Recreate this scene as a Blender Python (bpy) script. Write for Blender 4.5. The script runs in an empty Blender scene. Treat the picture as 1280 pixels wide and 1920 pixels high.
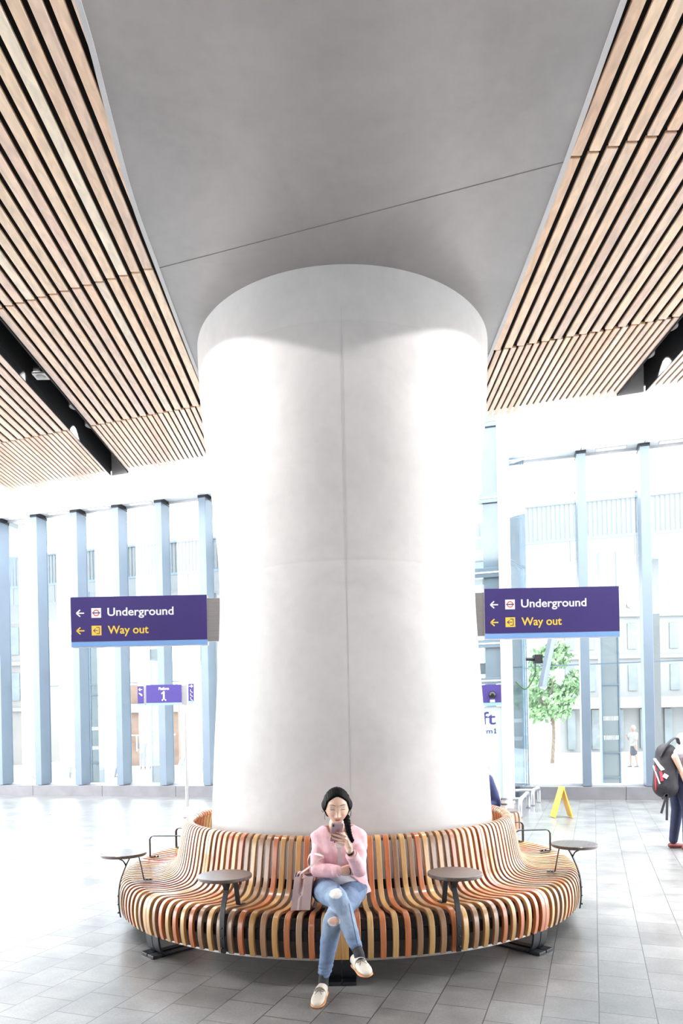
import bpy, bmesh, math, random
from math import sin, cos, pi, radians, sqrt, atan2, exp
from mathutils import Vector, Matrix, noise

random.seed(7)
SC = bpy.context.scene
COL = SC.collection
V3 = Vector

# ------------------------------------------------------------------ camera calibration
FPX, HZ, CAMZ, ROLL = 1300.0, 1366.0, 1.6, 0.02


def at(px, py, Y):
    """point of the place seen at pixel (px, py) when it stands at depth Y"""
    dx, dy = px - 640.0, py - HZ
    xr = dx - ROLL * dy
    yr = dy + ROLL * dx
    return V3((xr / FPX * Y, Y, CAMZ - yr / FPX * Y))


# ------------------------------------------------------------------ materials
def _nt(name):
    m = bpy.data.materials.new(name)
    m.use_nodes = True
    nt = m.node_tree
    return m, nt, nt.nodes['Principled BSDF']


def lin(c):
    return tuple(((v / 12.92) if v <= 0.04045 else ((v + 0.055) / 1.055) ** 2.4) for v in c)


def mat(name, col, rough=0.5, metal=0.0, var=0.0, scale=8.0, bump=0.0, bscale=60.0, coat=0.0,
        emit=None, spec=0.5, stretch=(1, 1, 1), sub=0.0, attr=False, detail=4):
    m, nt, b = _nt(name)
    N = nt.nodes
    L = nt.links
    b.inputs['Roughness'].default_value = rough
    b.inputs['Metallic'].default_value = metal
    b.inputs['Coat Weight'].default_value = coat
    b.inputs['Coat Roughness'].default_value = 0.15
    b.inputs['Specular IOR Level'].default_value = spec
    if sub:
        b.inputs['Subsurface Weight'].default_value = sub
        b.inputs['Subsurface Radius'].default_value = (0.02, 0.008, 0.004)
        b.inputs['Subsurface Scale'].default_value = 0.5
    b.inputs['Base Color'].default_value = (*col, 1)
    tc = N.new('ShaderNodeTexCoord')
    mp = N.new('ShaderNodeMapping')
    mp.inputs['Scale'].default_value = stretch
    L.new(tc.outputs['Object'], mp.inputs['Vector'])
    src = None
    if attr:
        a = N.new('ShaderNodeAttribute')
        a.attribute_name = 'tint'
        src = a.outputs['Color']
    if var > 0:
        n = N.new('ShaderNodeTexNoise')
        n.inputs['Scale'].default_value = scale
        n.inputs['Detail'].default_value = detail
        L.new(mp.outputs[0], n.inputs['Vector'])
        r = N.new('ShaderNodeMapRange')
        r.inputs['From Min'].default_value = 0.3
        r.inputs['From Max'].default_value = 0.7
        r.inputs['To Min'].default_value = 1 - var
        r.inputs['To Max'].default_value = 1 + var
        L.new(n.outputs['Fac'], r.inputs['Value'])
        mx = N.new('ShaderNodeVectorMath')
        mx.operation = 'SCALE'
        if src is not None:
            L.new(src, mx.inputs[0])
        else:
            mx.inputs[0].default_value = col
        L.new(r.outputs[0], mx.inputs['Scale'])
        src = mx.outputs[0]
    if src is not None:
        L.new(src, b.inputs['Base Color'])
    if bump > 0:
        n2 = N.new('ShaderNodeTexNoise')
        n2.inputs['Scale'].default_value = bscale
        n2.inputs['Detail'].default_value = 3
        L.new(mp.outputs[0], n2.inputs['Vector'])
        bp = N.new('ShaderNodeBump')
        bp.inputs['Strength'].default_value = bump
        bp.inputs['Distance'].default_value = 0.01
        L.new(n2.outputs['Fac'], bp.inputs['Height'])
        L.new(bp.outputs[0], b.inputs['Normal'])
    if emit is not None:
        b.inputs['Emission Color'].default_value = (*emit[0], 1)
        b.inputs['Emission Strength'].default_value = emit[1]
    return m


def wood_mat(name, rough, coat, grain=1.0):
    """slat timber: tint per slat from the mesh, grain along the slat from its UV"""
    m, nt, b = _nt(name)
    N, L = nt.nodes, nt.links
    a = N.new('ShaderNodeAttribute')
    a.attribute_name = 'tint'
    uv = N.new('ShaderNodeUVMap')
    mp = N.new('ShaderNodeMapping')
    mp.inputs['Scale'].default_value = (60 * grain, 3.0, 1)
    L.new(uv.outputs[0], mp.inputs['Vector'])
    n = N.new('ShaderNodeTexNoise')
    n.inputs['Scale'].default_value = 2.0
    n.inputs['Detail'].default_value = 6
    n.inputs['Distortion'].default_value = 0.6
    L.new(mp.outputs[0], n.inputs['Vector'])
    r = N.new('ShaderNodeMapRange')
    r.inputs['From Min'].default_value = 0.3
    r.inputs['From Max'].default_value = 0.7
    r.inputs['To Min'].default_value = 0.80
    r.inputs['To Max'].default_value = 1.16
    L.new(n.outputs['Fac'], r.inputs['Value'])
    mx = N.new('ShaderNodeVectorMath')
    mx.operation = 'SCALE'
    L.new(a.outputs['Color'], mx.inputs[0])
    L.new(r.outputs[0], mx.inputs['Scale'])
    L.new(mx.outputs[0], b.inputs['Base Color'])
    b.inputs['Roughness'].default_value = rough
    b.inputs['Coat Weight'].default_value = coat
    b.inputs['Coat Roughness'].default_value = 0.18
    return m


def concrete_mat(name, col, var=0.12, rough=0.6, seam=None):
    m, nt, b = _nt(name)
    N, L = nt.nodes, nt.links
    tc = N.new('ShaderNodeTexCoord')
    n1 = N.new('ShaderNodeTexNoise')
    n1.inputs['Scale'].default_value = 1.1
    n1.inputs['Detail'].default_value = 6
    n1.inputs['Roughness'].default_value = 0.62
    n1.inputs['Distortion'].default_value = 0.5
    n2 = N.new('ShaderNodeTexNoise')
    n2.inputs['Scale'].default_value = 14
    n2.inputs['Detail'].default_value = 5
    L.new(tc.outputs['Object'], n1.inputs['Vector'])
    L.new(tc.outputs['Object'], n2.inputs['Vector'])
    ad = N.new('ShaderNodeMath')
    ad.operation = 'MULTIPLY_ADD'
    ad.inputs[1].default_value = 0.22
    L.new(n2.outputs['Fac'], ad.inputs[0])
    L.new(n1.outputs['Fac'], ad.inputs[2])
    r = N.new('ShaderNodeValToRGB')
    r.color_ramp.elements[0].position = 0.42
    r.color_ramp.elements[0].color = (*[c * (1 - var) for c in col], 1)
    r.color_ramp.elements[1].position = 0.80
    r.color_ramp.elements[1].color = (*[min(1, c * (1 + var * .5)) for c in col], 1)
    L.new(ad.outputs[0], r.inputs[0])
    L.new(r.outputs[0], b.inputs['Base Color'])
    b.inputs['Roughness'].default_value = rough
    bp = N.new('ShaderNodeBump')
    bp.inputs['Strength'].default_value = 0.06
    L.new(n2.outputs['Fac'], bp.inputs['Height'])
    L.new(bp.outputs[0], b.inputs['Normal'])
    return m


def floor_mat():
    """grey granite setts in courses 0.295 wide, turned 20 degrees to the camera"""
    m, nt, b = _nt('granite_floor')
    N, L = nt.nodes, nt.links
    tc = N.new('ShaderNodeTexCoord')
    mp = N.new('ShaderNodeMapping')
    mp.vector_type = 'POINT'
    mp.inputs['Rotation'].default_value = (0, 0, radians(20 - 90))
    mp.inputs['Location'].default_value = (0.11, -0.004, 0)
    L.new(tc.outputs['Object'], mp.inputs['Vector'])
    br = N.new('ShaderNodeTexBrick')
    br.offset = 0.5
    br.inputs['Scale'].default_value = 1.0
    br.inputs['Brick Width'].default_value = 0.30
    br.inputs['Row Height'].default_value = 0.295
    br.inputs['Mortar Size'].default_value = 0.0034
    br.inputs['Mortar Smooth'].default_value = 0.3
    br.inputs['Bias'].default_value = 0.0
    g = 0.17
    br.inputs['Color1'].default_value = (g, g * .985, g * .965, 1)
    br.inputs['Color2'].default_value = (g * 1.28, g * 1.27, g * 1.25, 1)
    br.inputs['Mortar'].default_value = (.05, .048, .046, 1)
    L.new(mp.outputs[0], br.inputs['Vector'])
    n = N.new('ShaderNodeTexNoise')
    n.inputs['Scale'].default_value = 75
    n.inputs['Detail'].default_value = 4
    L.new(tc.outputs['Object'], n.inputs['Vector'])
    n3 = N.new('ShaderNodeTexNoise')
    n3.inputs['Scale'].default_value = 2.2
    n3.inputs['Detail'].default_value = 6
    n3.inputs['Roughness'].default_value = 0.65
    L.new(tc.outputs['Object'], n3.inputs['Vector'])
    r = N.new('ShaderNodeMapRange')
    r.inputs['From Min'].default_value = .3
    r.inputs['From Max'].default_value = .7
    r.inputs['To Min'].default_value = .86
    r.inputs['To Max'].default_value = 1.14
    L.new(n.outputs['Fac'], r.inputs['Value'])
    r3 = N.new('ShaderNodeMapRange')
    r3.inputs['From Min'].default_value = .35
    r3.inputs['From Max'].default_value = .65
    r3.inputs['To Min'].default_value = .70
    r3.inputs['To Max'].default_value = 1.12
    L.new(n3.outputs['Fac'], r3.inputs['Value'])
    mu = N.new('ShaderNodeMath')
    mu.operation = 'MULTIPLY'
    L.new(r.outputs[0], mu.inputs[0])
    L.new(r3.outputs[0], mu.inputs[1])
    mx = N.new('ShaderNodeVectorMath')
    mx.operation = 'SCALE'
    L.new(br.outputs['Color'], mx.inputs[0])
    L.new(mu.outputs[0], mx.inputs['Scale'])
    L.new(mx.outputs[0], b.inputs['Base Color'])
    rr = N.new('ShaderNodeMapRange')
    rr.inputs['To Min'].default_value = .25
    rr.inputs['To Max'].default_value = .33
    L.new(n3.outputs['Fac'], rr.inputs['Value'])
    L.new(rr.outputs[0], b.inputs['Roughness'])
    bp = N.new('ShaderNodeBump')
    bp.inputs['Strength'].default_value = .35
    bp.inputs['Distance'].default_value = .003
    bp.invert = True
    L.new(br.outputs['Fac'], bp.inputs['Height'])
    L.new(bp.outputs[0], b.inputs['Normal'])
    return m


def glass_mat(name='clear_glass', tint=(.93, .97, .98), rough=0.0, keep=0.9):
    m = bpy.data.materials.new(name)
    m.use_nodes = True
    nt = m.node_tree
    N, L = nt.nodes, nt.links
    N.clear()
    o = N.new('ShaderNodeOutputMaterial')
    t = N.new('ShaderNodeBsdfTransparent')
    t.inputs[0].default_value = (*tint, 1)
    g = N.new('ShaderNodeBsdfGlossy')
    g.inputs['Roughness'].default_value = rough
    g.inputs['Color'].default_value = (.9, .95, 1, 1)
    fr = N.new('ShaderNodeFresnel')
    fr.inputs['IOR'].default_value = 1.5
    mx = N.new('ShaderNodeMixShader')
    mu = N.new('ShaderNodeMath')
    mu.operation = 'MULTIPLY'
    mu.inputs[1].default_value = keep
    L.new(fr.outputs[0], mu.inputs[0])
    L.new(mu.outputs[0], mx.inputs[0])
    L.new(t.outputs[0], mx.inputs[1])
    L.new(g.outputs[0], mx.inputs[2])
    L.new(mx.outputs[0], o.inputs['Surface'])
    return m


M = {}
M['floor'] = floor_mat()
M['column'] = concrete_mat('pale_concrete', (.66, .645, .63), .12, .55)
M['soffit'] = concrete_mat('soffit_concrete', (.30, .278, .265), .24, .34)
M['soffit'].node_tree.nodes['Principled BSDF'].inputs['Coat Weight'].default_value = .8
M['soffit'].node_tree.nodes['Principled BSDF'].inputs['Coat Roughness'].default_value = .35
M['bench'] = wood_mat('bench_timber', .34, .85)
M['ceil_wood'] = wood_mat('ceiling_timber', .34, .9, .4)
M['black'] = mat('black_void', (.006, .006, .008), .8, var=.3, scale=3)
M['steel_dark'] = mat('black_powder_coat', (.018, .019, .023), .38, .3, var=.15, scale=20)
M['skirt'] = mat('dark_underframe_board', (.055, .045, .04), .7, var=.2, scale=6)
M['steel'] = mat('brushed_steel', (.50, .48, .47), .35, .9, var=.08, scale=3, stretch=(1, 1, 40))
M['galv'] = mat('pale_steel_rail', (.55, .57, .6), .3, .8, var=.05)
M['table'] = mat('dark_laminate', (.12, .09, .08), .30, var=.22, scale=5, stretch=(1, 12, 1), coat=.15)
M['trim'] = mat('grey_trim', (.62, .61, .62), .45, var=.03)
M['fin'] = mat('blue_grey_fin', (.15, .19, .235), .4, .2, var=.06, scale=1.5)
M['white'] = mat('white_panel', (.86, .87, .88), .5, var=.02, scale=1.2)
M['sill'] = mat('grey_granite_sill', (.17, .165, .175), .4, var=.12, scale=3)
M['glass'] = glass_mat()
M['glass_dark'] = mat('dark_glazing', (.10, .14, .17), .08, .0, var=.25, scale=.8, coat=.6)
M['purple'] = mat('purple_sign_face', (.048, .030, .175), .45, var=.03, scale=2)
M['blue'] = mat('pale_blue_stripe', (.22, .42, .80), .45, var=.02)
M['w_ink'] = mat('white_lettering', (.90, .92, .95), .5, var=.01)
M['y_ink'] = mat('yellow_lettering', (.92, .62, .08), .5, var=.01)
M['red_ink'] = mat('red_ink', (.72, .045, .03), .5, var=.01)
M['navy_ink'] = mat('navy_ink', (.035, .03, .16), .5, var=.01)
M['lamp'] = mat('lit_lens', (.9, .9, .9), .4, emit=((1, .98, .95), 14.0))
M['slot'] = mat('lit_slot', (.9, .9, .9), .4, emit=((1, 1, 1), 3.0))
M['yellow'] = mat('yellow_plastic', (.85, .52, .05), .4, var=.05)
M['skin'] = mat('skin', (.80, .53, .40), .45, sub=.12, attr=True, var=.03, scale=30)
M['hair'] = mat('black_hair', (.003, .0026, .003), .6, spec=.10, var=.5, scale=60, bump=.5, bscale=120, stretch=(1, 1, .15))
M['cardigan'] = mat('pink_knit', (.80, .50, .54), .85, var=.06, scale=40, bump=.25, bscale=350)
M['tee'] = mat('white_cotton', (.86, .86, .87), .8, var=.03, scale=20, bump=.15, bscale=60)
M['jeans'] = mat('faded_denim', (.25, .38, .60), .8, attr=True, var=.14, scale=14, bump=.25, bscale=240)
M['sock'] = mat('charcoal_sock', (.045, .045, .055), .9, var=.15, scale=60)
M['shoe'] = mat('cream_leather', (.66, .60, .52), .45, var=.05, scale=20)
M['sole'] = mat('tan_sole', (.62, .29, .12), .5, var=.05)
M['lace'] = mat('grey_lace', (.14, .12, .10), .7, var=.1)
M['bag'] = mat('mauve_leather', (.74, .54, .52), .42, var=.05, scale=20, bump=.1, bscale=200)
M['bag_in'] = mat('bag_lining', (.04, .025, .03), .8, var=.1)
M['phone'] = mat('rose_phone_back', (.50, .33, .35), .25, .35, var=.03)
M['phone_edge'] = mat('phone_frame', (.75, .66, .66), .25, .7, var=.02)
M['phone_black'] = mat('phone_glass', (.01, .01, .012), .1, var=.02)
M['gold'] = mat('brass_stud', (.75, .5, .2), .25, 1.0, var=.02)
M['nail'] = mat('red_nail', (.45, .02, .03), .2, coat=.5, var=.02)
M['leaf'] = mat('foliage', (.17, .28, .13), .6, var=.45, scale=2.5)
M['bark'] = mat('bark', (.16, .12, .09), .85, var=.3, scale=9)
M['pave'] = mat('outside_paving', (.78, .77, .76), .7, var=.06, scale=.7)
M['stone'] = mat('pale_stone', (.20, .198, .196), .7, var=.06, scale=.5)
M['post'] = mat('cream_cladding', (.60, .56, .52), .6, var=.05)
M['ribbed'] = mat('ribbed_metal', (.16, .163, .165), .6, var=.04)
M['stone2'] = mat('cream_stone', (.19, .17, .15), .7, var=.08, scale=.6)
M['brick'] = mat('warm_cafe_front', (.16, .10, .07), .7, var=.25, scale=1.5)
M['glaze'] = mat('window_glazing', (.13, .15, .155), .2, var=.2, scale=1)
M['cable'] = mat('green_cable', (.05, .10, .04), .5, var=.1)
M['cup'] = mat('paper_cup', (.85, .84, .82), .6, var=.02)
M['lid'] = mat('grey_lid', (.16, .18, .22), .4, var=.02)


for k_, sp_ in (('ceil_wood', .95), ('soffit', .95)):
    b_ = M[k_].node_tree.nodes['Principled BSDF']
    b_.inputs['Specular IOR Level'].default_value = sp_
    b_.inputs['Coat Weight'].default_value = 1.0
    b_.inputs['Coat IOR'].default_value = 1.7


# ------------------------------------------------------------------ object helpers
def tag(o, label=None, cat=None, group=None, kind=None):
    if label: o['label'] = label
    if cat: o['category'] = cat
    if group: o['group'] = group
    if kind: o['kind'] = kind
    return o


def empty(name, loc, rz=0.0, label=None, cat=None, group=None):
    o = bpy.data.objects.new(name, None)
    o.empty_display_size = .1
    COL.objects.link(o)
    o.location = loc
    o.rotation_euler = (0, 0, rz)
    o['_m'] = 1
    del o['_m']
    return tag(o, label, cat, group)


def pmatrix(o):
    return Matrix.Translation(o.location) @ Matrix.Rotation(o.rotation_euler.z, 4, 'Z')


class MB:
    def __init__(s):
        s.v, s.f, s.m, s.t, s.uv = [], [], [], [], []

    def add(s, vs, fs, mi=0, tint=None):
        b = len(s.v)
        s.v += [tuple(v) for v in vs]
        for f in fs:
            s.f.append(tuple(b + i for i in f))
            s.m.append(mi)
            s.t.append(tint)
        return s

    def box(s, c, size, rz=0.0, mi=0, R=None, tint=None):
        hx, hy, hz = size[0] / 2, size[1] / 2, size[2] / 2
        pts = [V3((x, y, z)) for z in (-hz, hz) for y in (-hy, hy) for x in (-hx, hx)]
        R = R if R is not None else Matrix.Rotation(rz, 3, 'Z')
        pts = [V3(c) + R @ p for p in pts]
        return s.add(pts, [(0, 2, 3, 1), (4, 5, 7, 6), (0, 1, 5, 4), (2, 6, 7, 3), (0, 4, 6, 2), (1, 3, 7, 5)], mi, tint)

    def prism(s, poly, z0, z1, mi=0):
        n = len(poly)
        vs = [(p[0], p[1], z0) for p in poly] + [(p[0], p[1], z1) for p in poly]
        fs = [tuple(range(n - 1, -1, -1)), tuple(range(n, 2 * n))]
        fs += [(i, (i + 1) % n, n + (i + 1) % n, n + i) for i in range(n)]
        return s.add(vs, fs, mi)

    def cyl(s, p0, p1, r0, r1=None, n=16, mi=0):
        r1 = r0 if r1 is None else r1
        p0, p1 = V3(p0), V3(p1)
        d = (p1 - p0).normalized()
        a = d.orthogonal().normalized()
        b = d.cross(a)
        vs = []
        for p, r in ((p0, r0), (p1, r1)):
            for i in range(n):
                t = 2 * pi * i / n
                vs.append(p + a * (r * cos(t)) + b * (r * sin(t)))
        fs = [(i, (i + 1) % n, n + (i + 1) % n, n + i) for i in range(n)]
        fs += [tuple(range(n - 1, -1, -1)), tuple(range(n, 2 * n))]
        return s.add(vs, fs, mi)

    def tube(s, pts, r, n=10, mi=0, flat=None, side=None):
        """swept tube; r a number or list; flat=(w,t) sweeps a flat bar whose width runs along side"""
        pts = [V3(p) for p in pts]
        k = len(pts)
        rings = []
        prev = None
        for i, p in enumerate(pts):
            d = (pts[min(i + 1, k - 1)] - pts[max(i - 1, 0)]).normalized()
            if side is not None:
                a = V3(side)
                a = (a - d * a.dot(d)).normalized()
            else:
                a = d.orthogonal().normalized() if prev is None else (prev - d * prev.dot(d)).normalized()
            prev = a
            b = d.cross(a)
            rr = r[i] if isinstance(r, (list, tuple)) else r
            if flat:
                w, t = flat[0] / 2, flat[1] / 2
                rings.append([p + a * w + b * t, p - a * w + b * t, p - a * w - b * t, p + a * w - b * t])
            else:
                rings.append([p + a * (rr * cos(2 * pi * j / n)) + b * (rr * sin(2 * pi * j / n)) for j in range(n)])
        n = len(rings[0])
        vs = [q for R in rings for q in R]
        fs = []
        for i in range(k - 1):
            for j in range(n):
                fs.append((i * n + j, i * n + (j + 1) % n, (i + 1) * n + (j + 1) % n, (i + 1) * n + j))
        fs += [tuple(range(n - 1, -1, -1)), tuple(range((k - 1) * n, k * n))]
        return s.add(vs, fs, mi)

    def caps(s, p0, r0, p1, r1, side=None, k=10, n=20):
        """closed tapered capsule; r a number or (a, b): half widths along side and across it"""
        p0, p1 = V3(p0), V3(p1)
        ax = p1 - p0
        Ln = ax.length
        d = ax.normalized() if Ln > 1e-6 else V3((0, 0, 1))
        a = V3(side) if side is not None else d.orthogonal()
        a = (a - d * a.dot(d)).normalized()
        b = d.cross(a)
        r0 = r0 if isinstance(r0, (tuple, list)) else (r0, r0)
        r1 = r1 if isinstance(r1, (tuple, list)) else (r1, r1)
        rows = []
        for i in range(1, k):
            t = -pi / 2 + (pi / 2) * i / k
            rows.append((p0 + d * (min(r0) * sin(t)), r0[0] * cos(t), r0[1] * cos(t)))
        rows.append((p0, *r0))
        for i in range(1, 6):
            t = i / 6
            rows.append((p0 + ax * t, r0[0] * (1 - t) + r1[0] * t, r0[1] * (1 - t) + r1[1] * t))
        rows.append((p1, *r1))
        for i in range(1, k):
            t = (pi / 2) * i / k
            rows.append((p1 + d * (min(r1) * sin(t)), r1[0] * cos(t), r1[1] * cos(t)))
        vs = [p0 - d * min(r0)]
        for c, ra, rb in rows:
            vs += [c + a * (ra * cos(2 * pi * j / n)) + b * (rb * sin(2 * pi * j / n)) for j in range(n)]
        vs.append(p1 + d * min(r1))
        fs = [(0, 1 + (j + 1) % n, 1 + j) for j in range(n)]
        for i in range(len(rows) - 1):
            o = 1 + i * n
            fs += [(o + j, o + (j + 1) % n, o + n + (j + 1) % n, o + n + j) for j in range(n)]
        o = 1 + (len(rows) - 1) * n
        last = len(vs) - 1
        fs += [(o + j, o + (j + 1) % n, last) for j in range(n)]
        return s.add(vs, fs)

    def ell(s, c, rad, R=None, nu=24, nv=16):
        R = R if R is not None else Matrix.Identity(3)
        vs = [V3(c) + R @ V3((0, 0, -rad[2]))]
        for i in range(1, nv):
            t = -pi / 2 + pi * i / nv
            for j in range(nu):
                p = 2 * pi * j / nu
                vs.append(V3(c) + R @ V3((rad[0] * cos(t) * cos(p), rad[1] * cos(t) * sin(p), rad[2] * sin(t))))
        vs.append(V3(c) + R @ V3((0, 0, rad[2])))
        fs = [(0, 1 + (j + 1) % nu, 1 + j) for j in range(nu)]
        for i in range(nv - 2):
            o = 1 + i * nu
            fs += [(o + j, o + (j + 1) % nu, o + nu + (j + 1) % nu, o + nu + j) for j in range(nu)]
        o = 1 + (nv - 2) * nu
        fs += [(o + j, o + (j + 1) % nu, len(vs) - 1) for j in range(nu)]
        return s.add(vs, fs)

    def lathe(s, prof, c=(0, 0, 0), n=64, mi=0, closed=False):
        k = len(prof)
        vs = []
        for r, z in prof:
            vs += [(c[0] + r * cos(2 * pi * j / n), c[1] + r * sin(2 * pi * j / n), c[2] + z) for j in range(n)]
        fs = []
        for i in range(k - 1 if not closed else k):
            o, q = i * n, ((i + 1) % k) * n
            fs += [(o + j, o + (j + 1) % n, q + (j + 1) % n, q + j) for j in range(n)]
        if not closed:
            if prof[0][0] > 1e-4: fs.append(tuple(range(n - 1, -1, -1)))
            if prof[-1][0] > 1e-4: fs.append(tuple(range((k - 1) * n, k * n)))
        return s.add(vs, fs, mi)

    def mesh(s, name, mats, smooth=False):
        me = bpy.data.meshes.new(name)
        me.from_pydata(s.v, [], s.f)
        for m in (mats if isinstance(mats, (list, tuple)) else [mats]):
            me.materials.append(m)
        me.polygons.foreach_set('material_index', s.m)
        if smooth:
            me.polygons.foreach_set('use_smooth', [True] * len(s.f))
        if any(t is not None for t in s.t):
            ca = me.color_attributes.new('tint', 'FLOAT_COLOR', 'CORNER')
            buf = []
            for f, t in zip(s.f, s.t):
                buf += list((*(t or (.5, .5, .5)), 1.0)) * len(f)
            ca.data.foreach_set('color', buf)
        if s.uv:
            ul = me.uv_layers.new(name='UVMap')
            for p in me.polygons:
                for li in p.loop_indices:
                    ul.data[li].uv = s.uv[me.loops[li].vertex_index]
        me.update()
        return me


def put(name, me, parent=None, bevel=0.0, local=False, seg=2):
    o = bpy.data.objects.new(name, me)
    COL.objects.link(o)
    if parent is not None:
        o.parent = parent
        if not local:
            r = parent
            mw = pmatrix(r)
            while r.parent is not None:
                r = r.parent
                if r.type == 'EMPTY':
                    mw = pmatrix(r)
            o.matrix_parent_inverse = mw.inverted() if parent.parent is None else Matrix.Identity(4)
    if bevel:
        b = o.modifiers.new('bevel', 'BEVEL')
        b.width = bevel
        b.segments = seg
        b.limit_method = 'ANGLE'
        b.angle_limit = radians(40)
    return o


def obj(name, mb, mats, parent=None, smooth=False, bevel=0.0, local=False, seg=2, auto=False):
    me = mb.mesh(name, mats, smooth)
    if auto:
        try:
            me.set_sharp_from_angle(angle=radians(35))
        except Exception:
            pass
    return put(name, me, parent, bevel, local, seg)


def fuse(name, mb, m, parent=None, voxel=.006, smooth=6, fac=.5, tintf=None, local=False):
    """union of overlapping closed shapes as one continuous skin"""
    me0 = mb.mesh(name + '_raw', m)
    o = bpy.data.objects.new(name + '_raw', me0)
    COL.objects.link(o)
    r = o.modifiers.new('r', 'REMESH')
    r.mode = 'VOXEL'
    r.voxel_size = voxel
    r.adaptivity = 0
    r.use_smooth_shade = True
    if smooth:
        s_ = o.modifiers.new('s', 'SMOOTH')
        s_.factor = fac
        s_.iterations = smooth
    dg = bpy.context.evaluated_depsgraph_get()
    me = bpy.data.meshes.new_from_object(o.evaluated_get(dg))
    bpy.data.objects.remove(o)
    me.name = name
    me.materials.clear()
    me.materials.append(m)
    me.polygons.foreach_set('use_smooth', [True] * len(me.polygons))
    if tintf:
        ca = me.color_attributes.new('tint', 'FLOAT_COLOR', 'POINT')
        buf = []
        for v in me.vertices:
            buf += [*tintf(v.co), 1.0]
        ca.data.foreach_set('color', buf)
    return put(name, me, parent, local=local)


def copy_tree(o, parent=None):
    c = o.copy()
    COL.objects.link(c)
    c.parent = parent
    for ch in [x for x in bpy.data.objects if x.parent == o]:
        copy_tree(ch, c)
    return c


def struct(name, mb, mats, bevel=0.0, **kw):
    o = obj(name, mb, mats, None, bevel=bevel, **kw)
    o['kind'] = 'structure'
    return o


def text_mesh(txt, size, extrude, m, bold=0.0, align='LEFT', spacing=1.0):
    cu = bpy.data.curves.new('t', 'FONT')
    cu.body = txt
    cu.size = size
    cu.extrude = extrude
    cu.offset = bold
    cu.align_x = align
    cu.space_character = spacing
    o = bpy.data.objects.new('t', cu)
    COL.objects.link(o)
    dg = bpy.context.evaluated_depsgraph_get()
    me = bpy.data.meshes.new_from_object(o.evaluated_get(dg))
    bpy.data.objects.remove(o)
    me.materials.clear()
    me.materials.append(m)
    return me


def fit_text(name, txt, x0, x1, zb, h, y, m, parent, bold=0.0, depth=.0015, nrm=1):
    """lettering standing in the XZ plane at depth y, from x0 to x1 on the baseline zb, cap height h"""
    me = text_mesh(txt, 1.0, 0.0, m, bold)
    xs = [v.co.x for v in me.vertices]
    mn, mx_ = min(xs), max(xs)
    cap = 0.72
    for v in me.vertices:
        X = x0 + (v.co.x - mn) / (mx_ - mn) * (x1 - x0)
        Z = zb + v.co.y / cap * h
        v.co = (X, y, Z)
    # give the letters their thickness
    bm = bmesh.new()
    bm.from_mesh(me)
    r = bmesh.ops.extrude_face_region(bm, geom=bm.faces[:])
    for v in [g for g in r['geom'] if isinstance(g, bmesh.types.BMVert)]:
        v.co.y += depth
    bmesh.ops.recalc_face_normals(bm, faces=bm.faces)
    for f_ in bm.faces: f_.smooth = False
    bm.to_mesh(me)
    bm.free()
    return put(name, me, parent)


def figure_one(mb, cx, zb, h, put_):
    """the numeral 1 with its flag and foot; put_(x, z0, z1, w) adds a bar"""
    t = h * .17
    put_(mb, cx - t / 2, cx + t / 2, zb, zb + h)
    put_(mb, cx - h * .22, cx + h * .22, zb, zb + h * .14)
    for k in range(5):
        put_(mb, cx - h * .25 + k * h * .05, cx - h * .19 + k * h * .05, zb + h * (.70 + .036 * k), zb + h * (.83 + .036 * k))


# ================================================================== THE PLACE
SK = .33                                   # the building grid is skewed against the beam


# ---- floor
mb = MB()
fy = lambda x: 16.45 - .27 * x
mb.add([(-16, -9, 0), (16, -9, 0), (16, fy(16) + .1, 0), (-16, fy(-16) + .1, 0)], [(0, 1, 2, 3)])
mb.add([(-16, -9, -.3), (16, -9, -.3), (16, fy(16) + .1, -.3), (-16, fy(-16) + .1, -.3)], [(3, 2, 1, 0)])
struct('floor', mb, M['floor'])

mb = MB()
mb.box((0, -9.1, 3.2), (32, .2, 7))
struct('wall_light_block', mb, M['sill'])  # unseen dark wall, added to block light from behind the camera
# ---- column
CX, CY = .075, 6.3
prof = [(1.285, 0), (1.272, .3), (1.249, .77), (1.229, 1.16), (1.213, 1.47), (1.183, 1.914), (1.155, 2.386),
        (1.137, 2.75), (1.134, 2.93), (1.150, 3.2), (1.176, 3.486), (1.227, 3.985), (1.268, 4.376), (1.289, 4.70),
        (1.291, 5.0)]


def prof_r(z):
    for (r0, z0), (r1, z1) in zip(prof, prof[1:]):
        if z <= z1:
            t = (z - z0) / (z1 - z0)
            return r0 + (r1 - r0) * t
    return prof[-1][0]


def smooth_r(z):
    return sum(prof_r(max(0, min(5, z + d))) for d in (-.25, -.15, -.05, .05, .15, .25)) / 6


zs = [i * .1 for i in range(51)]
for zz in (2.857, 4.56):
    zs += [zz - .012, zz - .004, zz + .004, zz + .012]
zs = sorted(set(zs))
NA = 192
vs, fs = [], []
for z in zs:
    r = smooth_r(z)
    dz = min(abs(z - 2.857), abs(z - 4.56))
    if z > 2.857 and z < 4.56:
        r += .0012
    if dz < .006:
        r -= .0014
    for j in range(NA):
        a = -pi / 2 + 2 * pi * j / NA
        vs.append((CX + r * cos(a), CY + r * sin(a), z))
for i in range(len(zs) - 1):
    for j in range(NA):
        fs.append((i * NA + j, i * NA + (j + 1) % NA, (i + 1) * NA + (j + 1) % NA, (i + 1) * NA + j))
mb = MB().add(vs, fs)
colr = empty('concrete_column', (CX, CY, 0), 0, 'huge waisted off-white concrete column rising from inside the ring bench to the ceiling', 'column')
obj('shaft', mb, M['column'], colr, smooth=True)
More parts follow.
